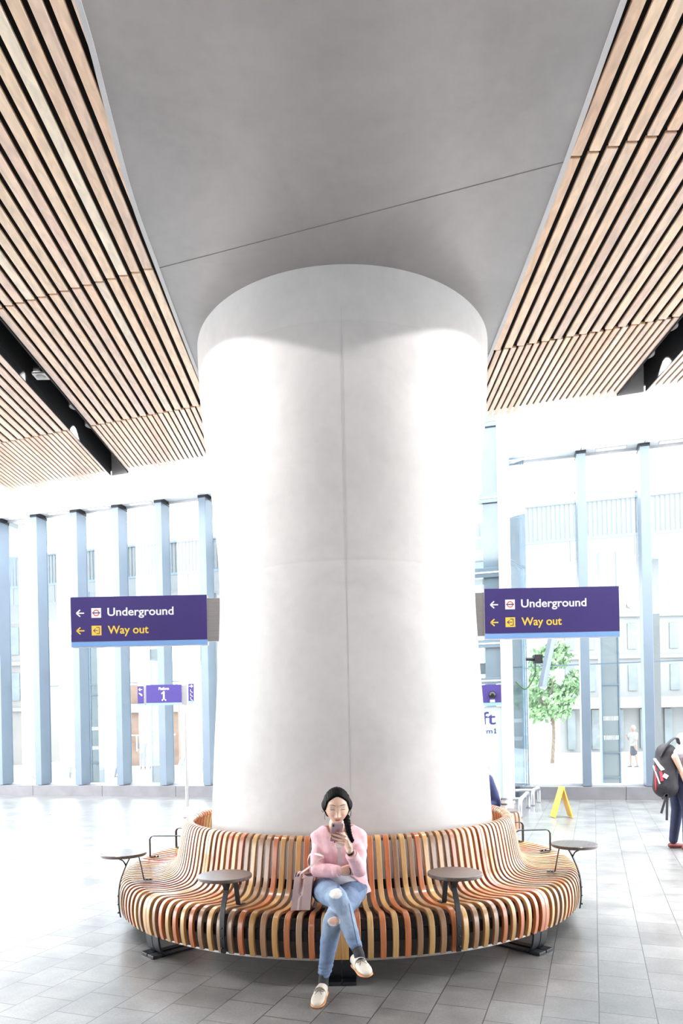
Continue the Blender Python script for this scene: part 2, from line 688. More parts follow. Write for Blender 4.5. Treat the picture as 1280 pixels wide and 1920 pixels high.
# vertical casting joints: fine raised lines
mb = MB()
for a0 in (-90.8, 29, 150):
    pts = []
    for z in [i * .12 for i in range(42)]:
        r = smooth_r(z) + .0006 + (.0022 if 2.857 < z < 4.56 else 0)
        a = radians(a0)
        pts.append((CX + r * cos(a), CY + r * sin(a), z))
    mb.tube(pts, .0, flat=(.003, .001), side=(-sin(radians(a0)), cos(radians(a0)), 0))
M['joint'] = mat('casting_joint', (.56, .55, .54), .7, var=.2, scale=6)
obj('casting_joint', mb, M['joint'], colr)

# ---- concrete soffit beam over the column, edges slightly curved
ZS = 4.955
Ledge = [(-1.02, -5), (-1.06, 0), (-1.10, 2), (-1.137, 3.17), (-1.186, 3.70), (-1.247, 4.35), (-1.262, 5.07), (-1.278, 6.45), (-1.285, 8.52)]
Redge = [(1.24, -5), (1.30, 0), (1.345, 2), (1.375, 3.2), (1.405, 4.1), (1.414, 4.83), (1.410, 6.3), (1.41, 7.64)]


def smooth_line(P, n=5):
    out = []
    for i in range(len(P) - 1):
        p0 = P[max(i - 1, 0)]; p1 = P[i]; p2 = P[i + 1]; p3 = P[min(i + 2, len(P) - 1)]
        for k in range(n):
            t = k / n
            out.append(tuple(.5 * ((2 * p1[c]) + (-p0[c] + p2[c]) * t + (2 * p0[c] - 5 * p1[c] + 4 * p2[c] - p3[c]) * t * t
                                   + (-p0[c] + 3 * p1[c] - 3 * p2[c] + p3[c]) * t ** 3) for c in range(2)))
    out.append(P[-1])
    return out


def spline(pts, n=6):
    out = []
    pts = [V3(p) for p in pts]
    for i in range(len(pts) - 1):
        p0 = pts[max(i - 1, 0)]; p1 = pts[i]; p2 = pts[i + 1]; p3 = pts[min(i + 2, len(pts) - 1)]
        for k in range(n):
            t = k / n
            out.append(.5 * ((2 * p1) + (p2 - p0) * t + (2 * p0 - 5 * p1 + 4 * p2 - p3) * t * t + (3 * p1 - p0 - 3 * p2 + p3) * t ** 3))
    out.append(pts[-1])
    return out


Ls, Rs = Ledge, Redge
mb = MB()
nL = 24


def interp(P, y):
    for (x0, y0), (x1, y1) in zip(P, P[1:]):
        if y <= y1:
            return x0 + (x1 - x0) * (y - y0) / (y1 - y0)
    return P[-1][0]


# cells along the beam, each following the two edges; the far end is cut on the skew
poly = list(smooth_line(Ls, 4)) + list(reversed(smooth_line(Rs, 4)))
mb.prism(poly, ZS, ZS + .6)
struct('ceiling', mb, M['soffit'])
# shadow-gap joints in the soffit
mb = MB()
for c0 in (4.60, 6.71):
    x0, x1 = -1.25, 1.405
    p0 = V3((x0, c0 - SK * x0, ZS - .001)); p1 = V3((x1, c0 - SK * x1, ZS - .001))
    mb.tube([p0, p1], 0, flat=(.004, .002), side=(SK, 1, 0))
M['gap'] = mat('shadow_gap', (.20, .19, .185), .8, var=.2)
struct('trim_1', mb, M['gap'])
for k, (P, sg) in enumerate(((Ls, 1), (Rs, -1))):
    mb = MB()
    mb.tube([(x, y, ZS - .004) for x, y in smooth_line(P, 4)], 0, flat=(.028, .012), side=(1, 0, 0))
    struct('trim_%d' % (k + 2), mb, M['trim'])

# ---- slatted timber ceilings
WT = [(.92, .63, .41), (.94, .68, .46), (.90, .58, .36), (.95, .76, .57), (.90, .64, .46), (.93, .66, .43), (.86, .58, .42)]


def slat_field(x0, x1, name='ceiling'):
    mb = MB()
    J = [-5.4, -2.9, -.55, 2.05, 4.60, 6.71, 8.11]
    for k in range(len(J) - 1):
        pitch = .1 if k < 5 else .0625
        w = pitch * (.66 if k < 5 else .70)
        n = int(round(abs(x1 - x0) / pitch))
        pitch = abs(x1 - x0) / n
        for i in range(n):
            xc = min(x0, x1) + pitch * (i + .5)
            ya, yb = J[k] - SK * xc + .008, J[k + 1] - SK * xc - .008
            t = random.choice(WT)
            q = random.uniform(.9, 1.1)
            b = len(mb.v)
            mb.box((xc, (ya + yb) / 2, ZS + .021), (w, yb - ya, .022), tint=tuple(min(1, c * q) for c in t))
            o1, o2 = random.random() * 9, random.random() * 9
            for v in mb.v[b:]:
                mb.uv.append((v[0] * .5 + v[2] * .5 + o1, v[1] + o2))
    o = struct(name, mb, M['ceil_wood'], bevel=.003, seg=1)
    # black void board above
    mb = MB()
    xa, xb = min(x0, x1), max(x0, x1)
    mb.prism([(xa, -5.4 - SK * xa), (xb, -5.4 - SK * xb), (xb, 8.11 - SK * xb), (xa, 8.11 - SK * xa)], ZS + .075, ZS + .6)
    struct(name, mb, M['black'])


slat_field(-1.29 + .4, -2.69)
slat_field(-2.93, -4.53)
slat_field(1.41 - .4, 2.895)
slat_field(3.14, 4.90)
# unseen flat slabs added at both sides to cut light near the camera
for xa, xb in ((-16, -4.56), (4.93, 16)):
    mb = MB()
    mb.prism([(xa, -9), (xb, -9), (xb, 4.6 - SK * xb * .5), (xa, 4.6 - SK * xa * .5)], ZS + .05, ZS + .5)
    struct('ceiling', mb, M['sill'])
# dark light troughs between the fields
for k, (xa, xb) in enumerate(((-2.93, -2.69), (2.895, 3.14))):
    mb = MB()
    def q(x, c): return (x, c - SK * x)
    a, b_, c_, d = q(xa, -5.4), q(xb, -5.4), q(xb, 8.08), q(xa, 8.08)
    mb.prism([a, b_, c_, d], ZS + .34, ZS + .6)
    for x, s_ in ((xa, -1), (xb, 1)):
        mb.box((x + s_ * .006, 1.35 - SK * x, ZS + .20), (.010, 13.4, .40))
    struct('ceiling', mb, M['black'])
    mb = MB()
    mb.add([(*c_, ZS + .005), (*d, ZS + .005), (*d, ZS + .42), (*c_, ZS + .42),
            (c_[0], c_[1] + .02, ZS + .005), (d[0], d[1] + .02, ZS + .005), (d[0], d[1] + .02, ZS + .42), (c_[0], c_[1] + .02, ZS + .42)],
           [(0, 1, 2, 3), (7, 6, 5, 4), (0, 4, 5, 1), (3, 2, 6, 7), (1, 5, 6, 2), (0, 3, 7, 4)])
    struct('trim_%d' % (k + 4), mb, M['trim'])


# ---- lamps and devices in the troughs
def downlight(x, y, label, group='round downlights in the ceiling troughs', glow=True):
    r = empty('downlight', (x, y, ZS + .20), 0, label, 'ceiling light', group)
    mb = MB().lathe([(.055, .0), (.078, .0), (.082, .012), (.082, .14), (.04, .14)], (x, y, ZS + .2), 32)
    obj('housing', mb, M['trim'], r, smooth=False)
    mb = MB().lathe([(.0, .012), (.054, .012), (.054, .02), (0, .02)], (x, y, ZS + .2), 32)
    obj('lens', mb, M['lamp'] if glow else M['glaze'], r)


downlight(-2.81, 7.55, 'glowing downlight at the far end of the left black ceiling trough, the nearer of two')
downlight(-2.81, 8.02, 'glowing downlight at the far end of the left black ceiling trough, the farther of two')
downlight(3.02, 6.25, 'white ringed round downlight in the black trough at the top right, nearer the frame edge')
downlight(3.02, 6.72, 'bright glowing downlight deeper inside the right black ceiling trough')
r = empty('ceiling_sensor', (-2.80, 6.62, ZS + .05), 0, 'small white square sensor set in the left black ceiling trough', 'ceiling sensor')
mb = MB().box((-2.80, 6.62, ZS + .07), (.13, .12, .02))
mb.box((-2.80, 6.62, ZS + .20), (.11, .10, .28), mi=1)
obj('plate', mb, [M['white'], M['steel_dark']], r, bevel=.003)
obj('dome', MB().lathe([(.0, -.012), (.03, -.008), (.045, .004), (.045, .012)], (-2.80, 6.62, ZS + .055), 24), M['trim'], r, smooth=True)

# ---- outer window wall
TZ = 7.42
UD = V3((1, -.27, 0)).normalized()        # along the facade
UN = V3((-.27, -1, 0)).normalized()       # into the hall


def fpt(X, off=0.0, z=0.0):
    p = V3((X, fy(X), z)) + UN * off
    return p


def fbox(mb, X0, X1, off0, off1, z0, z1, mi=0):
    a, b_ = fpt(X0, off0), fpt(X1, off0)
    c, d = fpt(X1, off1), fpt(X0, off1)
    mb.prism([(a.x, a.y), (b_.x, b_.y), (c.x, c.y), (d.x, d.y)], z0, z1, mi)


finX = [-9.02 - 1.17, -9.02, -7.85, -6.68, -5.51, -4.34, -3.19, -2.02, -.85, .32, 1.49, 2.66, 5.27, 6.47, 7.68, 8.9]
for k, X in enumerate(finX):
    mb = MB()
    fbox(mb, X - .09, X + .09, 0.0, .42, .28, TZ + .02)
    fbox(mb, X - .10, X + .10, .0, .43, TZ - .12, TZ + .01, 1)
    struct('trim_%d' % (6 + k), mb, [M['fin'], M['steel_dark']], bevel=.006)
# bulkhead over the windows, joints on the fins
mb = MB()
edges = [-16] + finX + [16]
for a, b_ in zip(edges, edges[1:]):
    fbox(mb, a + .006, b_ - .006, .44, .56, TZ - .06, 11.2)
fbox(mb, -16, 16, .40, .44, TZ, 11.2)
struct('wall_back', mb, M['white'])
mb = MB()
fbox(mb, -16, 16, -.10, .44, TZ, TZ + .05)
struct('ceiling', mb, M['white'])
# sill
mb = MB()
for i in range(-14, 14, 2):
    fbox(mb, i + .004, i + 1.996, -.15, .45, -.02, .27)
mb2 = MB()
struct('baseboard_back', mb, M['sill'], bevel=.004)
# slot lights in the soffit
lit = [-8.44, -7.27, -6.1, -4.93, 4.1, 5.87, 7.07]
nm = ['far left, first bay', 'second bay from the left edge', 'third bay from the left edge', 'fourth bay from the left edge',
      'beside the lift corner', 'between the two right-hand fins', 'at the right frame edge']
for X, t in zip(lit, nm):
    r = empty('slot_light', fpt(X, .2, TZ), 0, 'white strip light in the window head soffit, ' + t, 'ceiling light', 'strip lights along the window head')
    mb = MB()
    fbox(mb, X - .30, X + .30, .13, .27, TZ - .012, TZ + .004)
    obj('frame', mb, M['trim'], r, bevel=.004)
    mb = MB()
    fbox(mb, X - .28, X + .28, .15, .25, TZ - .016, TZ - .010)
    obj('diffuser', mb, M['slot'], r)
# window panes
wi = 0
pairs = [(a, b_) for a, b_ in zip(finX, finX[1:])]
for a, b_ in pairs:
    wi += 1
    mb = MB()
    fbox(mb, a + .09, b_ - .09, .02, .04, .30, TZ)
    struct('window_%d' % wi, mb, M['glass'])
    mb = MB()
    fbox(mb, a + .09, b_ - .09, .0, .06, .27, .31)
    fbox(mb, a + .09, b_ - .09, .0, .06, TZ - .05, TZ)
    struct('trim_%d' % (30 + wi), mb, M['trim'])
# white flat panel at head height behind the column
mb = MB()
mb.prism([(-4.57, 15.96), (-2.9, 15.3), (-1.2, 14.9), (-.8, 16.4), (-4.15, 17.1)], TZ + .12, TZ + .30)
struct('ceiling', mb, M['white'])

# ---- outside: canopy, paving, buildings
cy = lambda x: 19.6 - .27 * x


def cbox(mb, X0, X1, o0, o1, z0, z1, mi=0):
    mb.prism([(X0, cy(X0) + o0), (X1, cy(X1) + o0), (X1, cy(X1) + o1), (X0, cy(X0) + o1)], z0, z1, mi)


can = empty('entrance_canopy', (0, 19.6, 5.8), 0, 'long pale ribbed canopy running outside above the glazed wall', 'canopy')
mb = MB()
for i in range(260):
    X = -14 + i * .11
    cbox(mb, X, X + .07, -.02, 0, 6.40, 7.30)
cbox(mb, -14, 14.6, 0, .1, 6.40, 7.30)
obj('ribbed_fascia', mb, M['ribbed'], can)
mb = MB()
for i in range(-9, 10):
    cbox(mb, i * 1.5 + .006, i * 1.5 + 1.494, -.04, 3.2, 5.80, 6.33)
obj('lower_fascia', mb, M['stone'], can)
mb = MB()
cbox(mb, -14, 14.6, -.05, .05, 6.33, 6.40)
cbox(mb, -14, 14.6, -.05, .05, 7.30, 7.36)
obj('shadow_rail', mb, M['fin'], can)
for X in range(-12, 13, 4):
    mb = MB()
    cbox(mb, X, X + .25, .5, .75, -.3, 5.80)
    obj('post', mb, M['stone'], can)

mb = MB()
mb.add([(-90, fy(-16) - 14, -.32), (90, fy(16) - 14, -.32), (90, 140, -.32), (-90, 140, -.32)], [(0, 1, 2, 3)])
tag(struct('floor', mb, M['pave']), None)

# ================================================================== RING BENCH
BX, BY = .04, 6.3
SEAM0 = -2.0


def bp(phi, r, z):
    a = radians(phi)
    return V3((BX + r * sin(a), BY - r * cos(a), z))


path = [(1.365, .800), (1.370, .826), (1.392, .842), (1.425, .842), (1.450, .822), (1.468, .77), (1.485, .68), (1.50, .59),
        (1.522, .50), (1.56, .447), (1.61, .424), (1.68, .415), (1.76, .416), (1.84, .425), (1.90, .432), (1.945, .422),
        (1.975, .393), (1.992, .345), (1.997, .28), (1.990, .21), (1.975, .155)]


def smooth_path(P, n=3):
    return [(p.x, p.y) for p in spline([V3((a, b_, 0)) for a, b_ in P], n)]


path = smooth_path(path, 3)
TH = .024
nrm = []
for i in range(len(path)):
    a, b_ = path[max(i - 1, 0)], path[min(i + 1, len(path) - 1)]
    d = V3((b_[0] - a[0], b_[1] - a[1], 0)).normalized()
    nrm.append((d.y, -d.x))
inner = [(p[0] + n_[0] * TH, p[1] + n_[1] * TH) for p, n_ in zip(path, nrm)]
ln = [0]
for a, b_ in zip(path, path[1:]):
    ln.append(ln[-1] + sqrt((a[0] - b_[0]) ** 2 + (a[1] - b_[1]) ** 2))

YEL, RED, TAN = (.56, .30, .095), (.52, .165, .055), (.35, .19, .095)
YEL2, TAN2 = (.62, .37, .14), (.41, .24, .13)
SEQR = 'YRYRYRTYTRYTYTRYRYRR'     # from the middle joint to the right joint, as in the photo
SEQL = 'YTRYRYRTYTTRYTYRTRYY'


def slat(mb, phi, w, tint):
    a = radians(phi)
    rad = V3((sin(a), -cos(a), 0))
    tan_ = V3((cos(a), sin(a), 0))
    b = len(mb.v)
    vs = []
    o1, o2 = random.random() * 7, random.random() * 7
    base = V3((BX, BY, 0))
    wedge = -w if w < 0 else 0
    for (r, z), (ri, zi), s_ in zip(path, inner, ln):
        if wedge: w = wedge * r
        for sgn, rr, zz in ((-1, r, z), (1, r, z), (1, ri, zi), (-1, ri, zi)):
            vs.append(base + rad * rr + tan_ * (sgn * w / 2) + V3((0, 0, zz)))
            mb.uv.append((o1 + (0 if sgn < 0 else w) + (0 if (rr, zz) == (r, z) else .02), o2 + s_))
    fs = []
    n = len(path)
    for i in range(n - 1):
        for j in range(4):
            fs.append((i * 4 + j, i * 4 + (j + 1) % 4, (i + 1) * 4 + (j + 1) % 4, (i + 1) * 4 + j))
    fs += [(3, 2, 1, 0), tuple(range((n - 1) * 4, n * 4))]
    mb.add(vs, fs, 0, tint)


bench = empty('ring_bench', (BX, BY, 0), 0, 'circular slatted timber bench in mixed yellow, red and tan wood wrapped around the column', 'bench')
dp = (45 - 2 * 1.9) / 18
for k in range(8):
    s0 = SEAM0 + 45 * k
    mb = MB()
    seq = SEQR if k == 0 else (SEQL if k == 7 else ''.join(random.choice('YRTYRYT') for _ in range(20)))
    for i in range(20):
        if i in (0, 19):
            # the two boards of a joint are wedge shaped and meet flush
            phi, w = s0 + (.69 if i == 0 else 45 - .69), -radians(1.34)
        else:
            phi, w = s0 + 1.9 + dp * (i - .5), .0365
        c = seq[i]
        t = {'Y': random.choice((YEL, YEL2)), 'R': RED, 'T': random.choice((TAN, TAN2))}[c]
        q = random.uniform(.88, 1.12)
        slat(mb, phi, w, tuple(min(1, v * q) for v in t))
    o = obj('slatted_section', mb, M['bench'], bench, smooth=True, bevel=.003, seg=2, auto=True)

mb = MB().lathe([(1.472, .475), (1.476, .475), (1.462, .54), (1.458, .54)], (BX, BY, 0), 128, closed=True)
obj('back_rail', mb, M['steel_dark'], bench)
mb = MB().lathe([(1.952, .262), (1.964, .262), (1.964, .332), (1.952, .332)], (BX, BY, 0), 128, closed=True)
obj('front_rail', mb, M['steel_dark'], bench)
mb = MB().lathe([(1.925, .15), (1.935, .15), (1.935, .40), (1.925, .40)], (BX, BY, 0), 128, closed=True)
mb.lathe([(1.60, .385), (1.93, .385), (1.93, .375), (1.60, .375)], (BX, BY, 0), 128, closed=True)
obj('underframe', mb, M['skirt'], bench, smooth=False)
mb = MB().lathe([(1.89, .128), (1.915, .128), (1.921, .132), (1.921, .146), (1.89, .146)], (BX, BY, 0), 128, closed=True)
obj('bottom_ring', mb, M['steel'], bench, smooth=False)
for k in range(8):
    phi = SEAM0 + 45 * k
    a = radians(phi)
    tn = (cos(a), sin(a), 0)
    mb = MB()
    for s_ in (-.047, .047):
        P = [bp(phi, r, z) + V3(tn) * s_ for r, z in ((1.93, .30), (1.945, .20), (1.945, .12), (1.93, .05), (1.90, .014))]
        mb.tube(spline(P, 4), 0, flat=(.088, .014), side=tn)
        mb.tube([bp(phi, 1.93, .008) + V3(tn) * s_, bp(phi, 1.28, .008) + V3(tn) * s_], 0, flat=(.06, .012), side=tn)
        mb.box(bp(phi, 1.955, .012) + V3(tn) * s_, (.085, .075, .02), rz=a)
        mb.tube([bp(phi, 1.93, .30) + V3(tn) * s_, bp(phi, 1.6, .34) + V3(tn) * s_, bp(phi, 1.48, .36) + V3(tn) * s_,
                 bp(phi, 1.44, .74) + V3(tn) * s_], 0, flat=(.03, .02), side=tn)
    obj('leg', mb, M['steel_dark'], bench, bevel=.003)
    # slat supports
for phi in (-96, -112, 93, 110):
    a = radians(phi)
    tn = V3((cos(a), sin(a), 0))
    mb = MB()
    P = [(1.83, .437), (1.86, .437), (1.865, .445), (1.865, .60), (1.85, .622), (1.83, .63), (1.58, .63), (1.555, .62), (1.54, .60), (1.535, .47), (1.55, .462), (1.58, .448)]
    mb.tube([bp(phi, r, z) for r, z in P], 0, flat=(.03, .007), side=tn)
    for r in (1.79, 1.82):
        mb.cyl(bp(phi, r, .432), bp(phi, r, .448), .008, n=10)
    mb.tube([bp(phi, 1.865, .437), bp(phi, 1.77, .433)], 0, flat=(.035, .006), side=tn)
    o = obj('armrest', mb, M['steel_dark'], bench, bevel=.001)

# ---- small round tables clamped to the bench
TR, TH0 = 1.97, .665


def make_table():
    r = empty('side_table', (0, 0, 0))
    # local axes: -Y outwards from the bench centre, origin under the table centre
    f = lambda rr, z: V3((0, -(rr - TR), z))
    mb = MB().lathe([(0, TH0 - .024), (.168, TH0 - .024), (.175, TH0 - .018), (.175, TH0 - .003), (.172, TH0), (0, TH0)], (0, 0, 0), 64)
    obj('table_top', mb, M['table'], r, local=True)
    mb = MB()
    mb.tube(spline([f(2.002, .165), f(2.012, .24), f(2.014, .33), f(2.0, .44), f(1.965, .54), f(1.925, .62), f(1.90, .641)], 5), 0, flat=(.036, .009), side=(1, 0, 0))
    mb.tube(spline([f(1.955, .56), f(1.975, .60), f(2.02, .625), f(2.06, .639)], 4), 0, flat=(.036, .009), side=(1, 0, 0))
    o = obj('outer_leg', mb, M['steel_dark'], r, local=True, bevel=.0015)
    for z in (.20, .265, .33):
        b_ = MB().ell(f(2.017, z), (.007, .007, .007), nu=12, nv=8)
        obj('bolt', b_, M['steel_dark'], r, local=True, smooth=True)
    mb = MB()
    mb.tube(spline([f(1.86, .641), f(1.85, .60), f(1.825, .47), f(1.818, .438), f(1.80, .432), f(1.755, .430)], 4), 0, flat=(.034, .007), side=(1, 0, 0))
    obj('inner_leg', mb, M['steel_dark'], r, local=True, bevel=.001)
    mb = MB()
    for rr in (1.77, 1.795):
        mb.cyl(f(rr, .428), f(rr, .444), .009, n=12)
    obj('fixing', mb, M['steel'], r, local=True)
    return r


tb = make_table()
GT = 'round tables fixed to the ring bench'
tabs = [(-24.5, TR, 'dark round table on a black bracket just left of the handbag, front of bench'),
        (19.8, TR, 'dark round table on a black bracket right of the seated woman, front of bench'),
        (-63.5, TR, 'dark round table at the far left side of the bench, seen near edge-on bracket'),
        (63.3, TR, 'round table at the far right side of the bench, top washed out by glare'),
        (-131, 2.18, 'round table behind the column on the left, only its rim peeping out'),
        (129, 2.22, 'round table behind the column on the right carrying a white paper cup')]
for i, (phi, rr, lb) in enumerate(tabs):
    o = tb if i == 0 else copy_tree(tb)
    p = bp(phi, rr, 0)
    o.location = p
    o.rotation_euler = (0, 0, radians(phi))
    tag(o, lb, 'table', GT)

# ================================================================== SIGNS
def blade_sign(x0, x1, y, z0, z1, xcol, label, bl):
    r = empty('hanging_sign', ((x0 + x1) / 2, y, z0), 0, label, 'sign', 'purple direction signs projecting from the column')
    mb = MB().box(((x0 + x1) / 2, y + .03, (z0 + z1) / 2), (x1 - x0, .06, z1 - z0))
    obj('frame', mb, M['trim'], r, bevel=.004)
    h = z1 - z0
    zs_ = z0 + h * .105
    mb = MB().box(((x0 + x1) / 2, y - .002, (zs_ + z1) / 2), (x1 - x0 - .006, .006, z1 - zs_ - .004))
    obj('sign_face', mb, M['purple'], r)
    mb = MB().box(((x0 + x1) / 2, y - .002, (z0 + zs_) / 2 + .001), (x1 - x0 - .006, .006, zs_ - z0 - .004))
    obj('stripe', mb, M['blue'], r)
    mb = MB().box(((x1 if xcol > x1 else x0) * .5 + xcol * .5, y + .03, (z0 + z1) / 2 - .0), (abs((x1 if xcol > x1 else x0) - xcol), .05, h * .86))
    obj('bracket', mb, M['steel'], r, bevel=.003)
    w = x1 - x0
    X = lambda u: x0 + u * w          # u measured across the face
    Z = lambda v: z1 - v * h
    yf = y - .0062
    for v, ink, nm_ in ((.325, M['w_ink'], 'white'), (.675, M['y_ink'], 'yellow')):
        zc = Z(v)
        mb = MB()
        # arrow: shaft and two barbs
        xa, xb, t = X(.045), X(.100), .0115
        mb.box(((xa + xb) / 2 + .005, yf, zc), (xb - xa - .006, .0015, t))
        for s_ in (1, -1):
            L_ = .046
            R_ = Matrix.Rotation(s_ * radians(-42), 3, 'Y')
            mb.box((xa + .5 * L_ * cos(radians(42)), yf, zc + s_ * .5 * L_ * sin(radians(42))), (L_, .0015, t), R=R_)
        obj('arrow', mb, ink, r)
        # pictogram tile
        cx_, s2 = X(.19), .088
        tile = obj('pictogram', MB().box((cx_, yf, zc), (s2, .0015, s2)), ink, r, bevel=.0)
        mb = MB()
        if nm_ == 'white':
            n = 40
            for ring in range(1):
                vs = []
                for j in range(n):
                    t_ = 2 * pi * j / n
                    for rr in (.021, .029):
                        vs.append((cx_ + rr * cos(t_), yf - .0015, zc + rr * sin(t_)))
                fs = [(2 * j, 2 * j + 1, (2 * j + 3) % (2 * n), (2 * j + 2) % (2 * n)) for j in range(n)]
                mb.add(vs, fs)
            obj('roundel_ring', mb, M['red_ink'], r)
            obj('roundel_bar', MB().box((cx_, yf - .002, zc), (.072, .001, .009)), M['navy_ink'], r)
        else:
            t = .0055
            mb.box((cx_ - .006, yf - .0015, zc), (.040, .001, t))
            for s_ in (1, -1):
                R_ = Matrix.Rotation(s_ * radians(-42), 3, 'Y')
                mb.box((cx_ - .026 + .008, yf - .0015, zc + s_ * .0085), (.026, .001, t), R=R_)
            mb.box((cx_ + .026, yf - .0015, zc), (t, .001, .060))
            mb.box((cx_ + .012, yf - .0015, zc + .028), (.028, .001, t))
            mb.box((cx_ + .012, yf - .0015, zc - .028), (.028, .001, t))
            obj('way_out_symbol', mb, M['navy_ink'], r)
    fit_text('lettering', 'Underground', X(.272), X(.755), Z(.385), .074, yf - .001, M['w_ink'], r, bold=.016)
    fit_text('lettering', 'Way out', X(.272), X(.570), Z(.742), .074, yf - .001, M['y_ink'], r, bold=.016)
    return r


blade_sign(-2.44, -1.198, 6.3, 2.385, 2.842, -1.02,
           'purple Underground and Way out sign on the left side of the column', 'l')
blade_sign(1.318, 2.545, 6.3, 2.385, 2.845, 1.16,
           'purple Underground and Way out sign on the right side of the column', 'r')

# platform sign on a post at the left
pY = 15.0
post = empty('platform_sign', at(350, 1510, pY).xyz * 1, 0, 'small purple Platform 1 sign on a slim steel post left of the column', 'sign')
post.location = (at(350, 1510, pY).x, pY, 0)
px_ = post.location.x


def psign(x0p, x1p, y0p, y1p):
    a, b_ = at(x0p, y0p, pY), at(x1p, y1p, pY)
    return a.x, b_.x, b_.z, a.z


x0, x1, z0, z1 = psign(267, 341, 1284, 1321)
mb = MB().cyl((px_, pY + .06, 0), (px_, pY + .06, z1 + .02), .038, n=20)
obj('post', mb, M['steel'], post, smooth=False)


def ppanel(x0p, x1p, y0p, y1p):
    a, b_, c, d = psign(x0p, x1p, y0p, y1p)
    hh = (d - c)
    mb = MB().box(((a + b_) / 2, pY, (c + hh * .1 + d) / 2), (b_ - a, .03, hh * .9))
    o = obj('sign_panel', mb, M['purple'], post)
    obj('stripe', MB().box(((a + b_) / 2, pY, c + hh * .05), (b_ - a, .031, hh * .1)), M['blue'], post)
    return a, b_, c, d


ppanel(258, 270, 1287, 1323)
a, b_, c, d = ppanel(274, 341, 1284.5, 1321)
mb = MB()
figure_one(mb, (a + b_) / 2, c + .09, .205, lambda m_, xa, xb, za, zb_: m_.box(((xa + xb) / 2, pY - .018, (za + zb_) / 2), (xb - xa, .004, zb_ - za)))
obj('numeral', mb, M['w_ink'], post)
fit_text('lettering', 'Platform', (a + b_) / 2 - .11, (a + b_) / 2 + .11, d - .11, .055, pY - .018, M['w_ink'], post, bold=.02)
a, b_, c, d = ppanel(353, 364, 1282, 1318)
mb = MB()
ym = pY - .018
cx_ = (a + b_) / 2


def small_arrow(mb, cx_, zc, s_):
    mb.box((cx_, ym, zc), (.07, .002, .014))
    for q in (1, -1):
        mb.box((cx_ + s_ * .022, ym, zc + q * .014), (.045, .002, .014), R=Matrix.Rotation(s_ * q * radians(42), 3, 'Y'))


small_arrow(mb, cx_, d - .055, 1)
obj('arrow', mb, M['w_ink'], post)
for i in range(3):
    mb = MB()
    mb.ell((cx_ - .01, ym, d - .135 - i * .085), (.009, .002, .009), nu=10, nv=6)
    mb.tube([(cx_ - .012, ym, d - .15 - i * .085), (cx_ - .004, ym, d - .175 - i * .085), (cx_ + .02, ym, d - .182 - i * .085), (cx_ + .028, ym, d - .2 - i * .085)], .0055, n=6)
    obj('symbol', mb, M['w_ink'], post)
a, b_, c, d = psign(258, 270, 1287, 1323)
mb = MB()
small_arrow(mb, (a + b_) / 2, d - .07, -1)
obj('arrow', mb, M['w_ink'], post)
mb = MB()
mb.tube([((a + b_) / 2 - .03, ym, d - .15), ((a + b_) / 2 + .03, ym, d - .21)], .011, n=6)
mb.tube([((a + b_) / 2 + .00, ym, d - .16), ((a + b_) / 2 + .035, ym, d - .20)], .011, n=6)
obj('symbol', mb, M['w_ink'], post)
obj('bracket', MB().box(((psign(272, 273, 1285, 1320)[0]), pY + .04, (c + d) / 2), (.04, .05, d - c)), M['steel'], post)
obj('bracket', MB().box((px_, pY + .03, (c + d) / 2), (.11, .04, d - c)), M['steel'], post)

# ================================================================== LIFT
LX, LY = 2.86, 12.0
ld = V3((-1, .27, 0)).normalized()     # along its front, away from the right-hand post
ls = V3((.27, 1, 0)).normalized()      # along its side, away from the camera
lrz = atan2(-.27, 1)


def lp(u, s_, z):
    return V3((LX, LY, z)) + ld * u + ls * s_


def lbox(mb, u0, u1, s0, s1, z0, z1, mi=0):
    P = [lp(u0, s0, 0), lp(u1, s0, 0), lp(u1, s1, 0), lp(u0, s1, 0)]
    mb.prism([(p.x, p.y) for p in reversed(P)], z0, z1, mi)


def zz(py, px=920, Y=12.1):
    return at(px, py, Y).z


lift = empty('lift_shaft', (LX, LY, 0), 0, 'glass and steel lift shaft half hidden behind the right side of the column', 'lift')
ztop = zz(770)
for nm_, u0, s0 in (('post', -.07, -.07), ('post', 1.9, -.07), ('post', -.07, 2.2)):
    mb = MB()
    lbox(mb, u0, u0 + .15, s0, s0 + .15, 0, ztop)
    obj(nm_, mb, M['post'] if u0 < 0 and s0 < 0 else M['trim'], lift, bevel=.01)
rails = [(783, 803), (927, 945), (1066, 1084), (1200, 1215), (1271, 1283)]
for y0, y1 in rails:
    mb = MB()
    lbox(mb, .08, 1.9, -.04, .05, zz(y1), zz(y0))
    lbox(mb, .08, 1.9, -.05, -.038, (zz(y1) + zz(y0)) / 2 - .012, (zz(y1) + zz(y0)) / 2 + .012, 1)
    obj('transom', mb, [M['glass_dark'], M['white']], lift, bevel=.003)
# dark glazed strip beside the post, lighter panes further in
cuts = [ztop] + [v for y0, y1 in rails for v in (zz(y0), zz(y1))] + [0]
for i in range(0, 10, 2):
    z1_, z0_ = cuts[i], cuts[i + 1]
    if z1_ - z0_ < .02: continue
    mb = MB()
    lbox(mb, .08, .34, .0, .02, z0_, z1_)
    obj('dark_pane', mb, M['glass_dark'], lift)
    mb = MB()
    lbox(mb, .34, 1.9, .0, .02, z0_, z1_)
    obj('clear_pane', mb, M['glass'], lift)
    zm = (z0_ + z1_) / 2
    mb = MB()
    lbox(mb, .34, 1.9, .22, .26, zm - .18, zm + .02)
    obj('inner_rail', mb, M['glass_dark'], lift)
mb = MB()
lbox(mb, .08, 1.9, -.06, .0, zz(1318), zz(1284))
obj('purple_band', mb, M['purple'], lift)
mb = MB()
lbox(mb, .08, 1.9, -.062, .0, zz(1323.5), zz(1318))
obj('stripe', mb, M['blue'], lift)
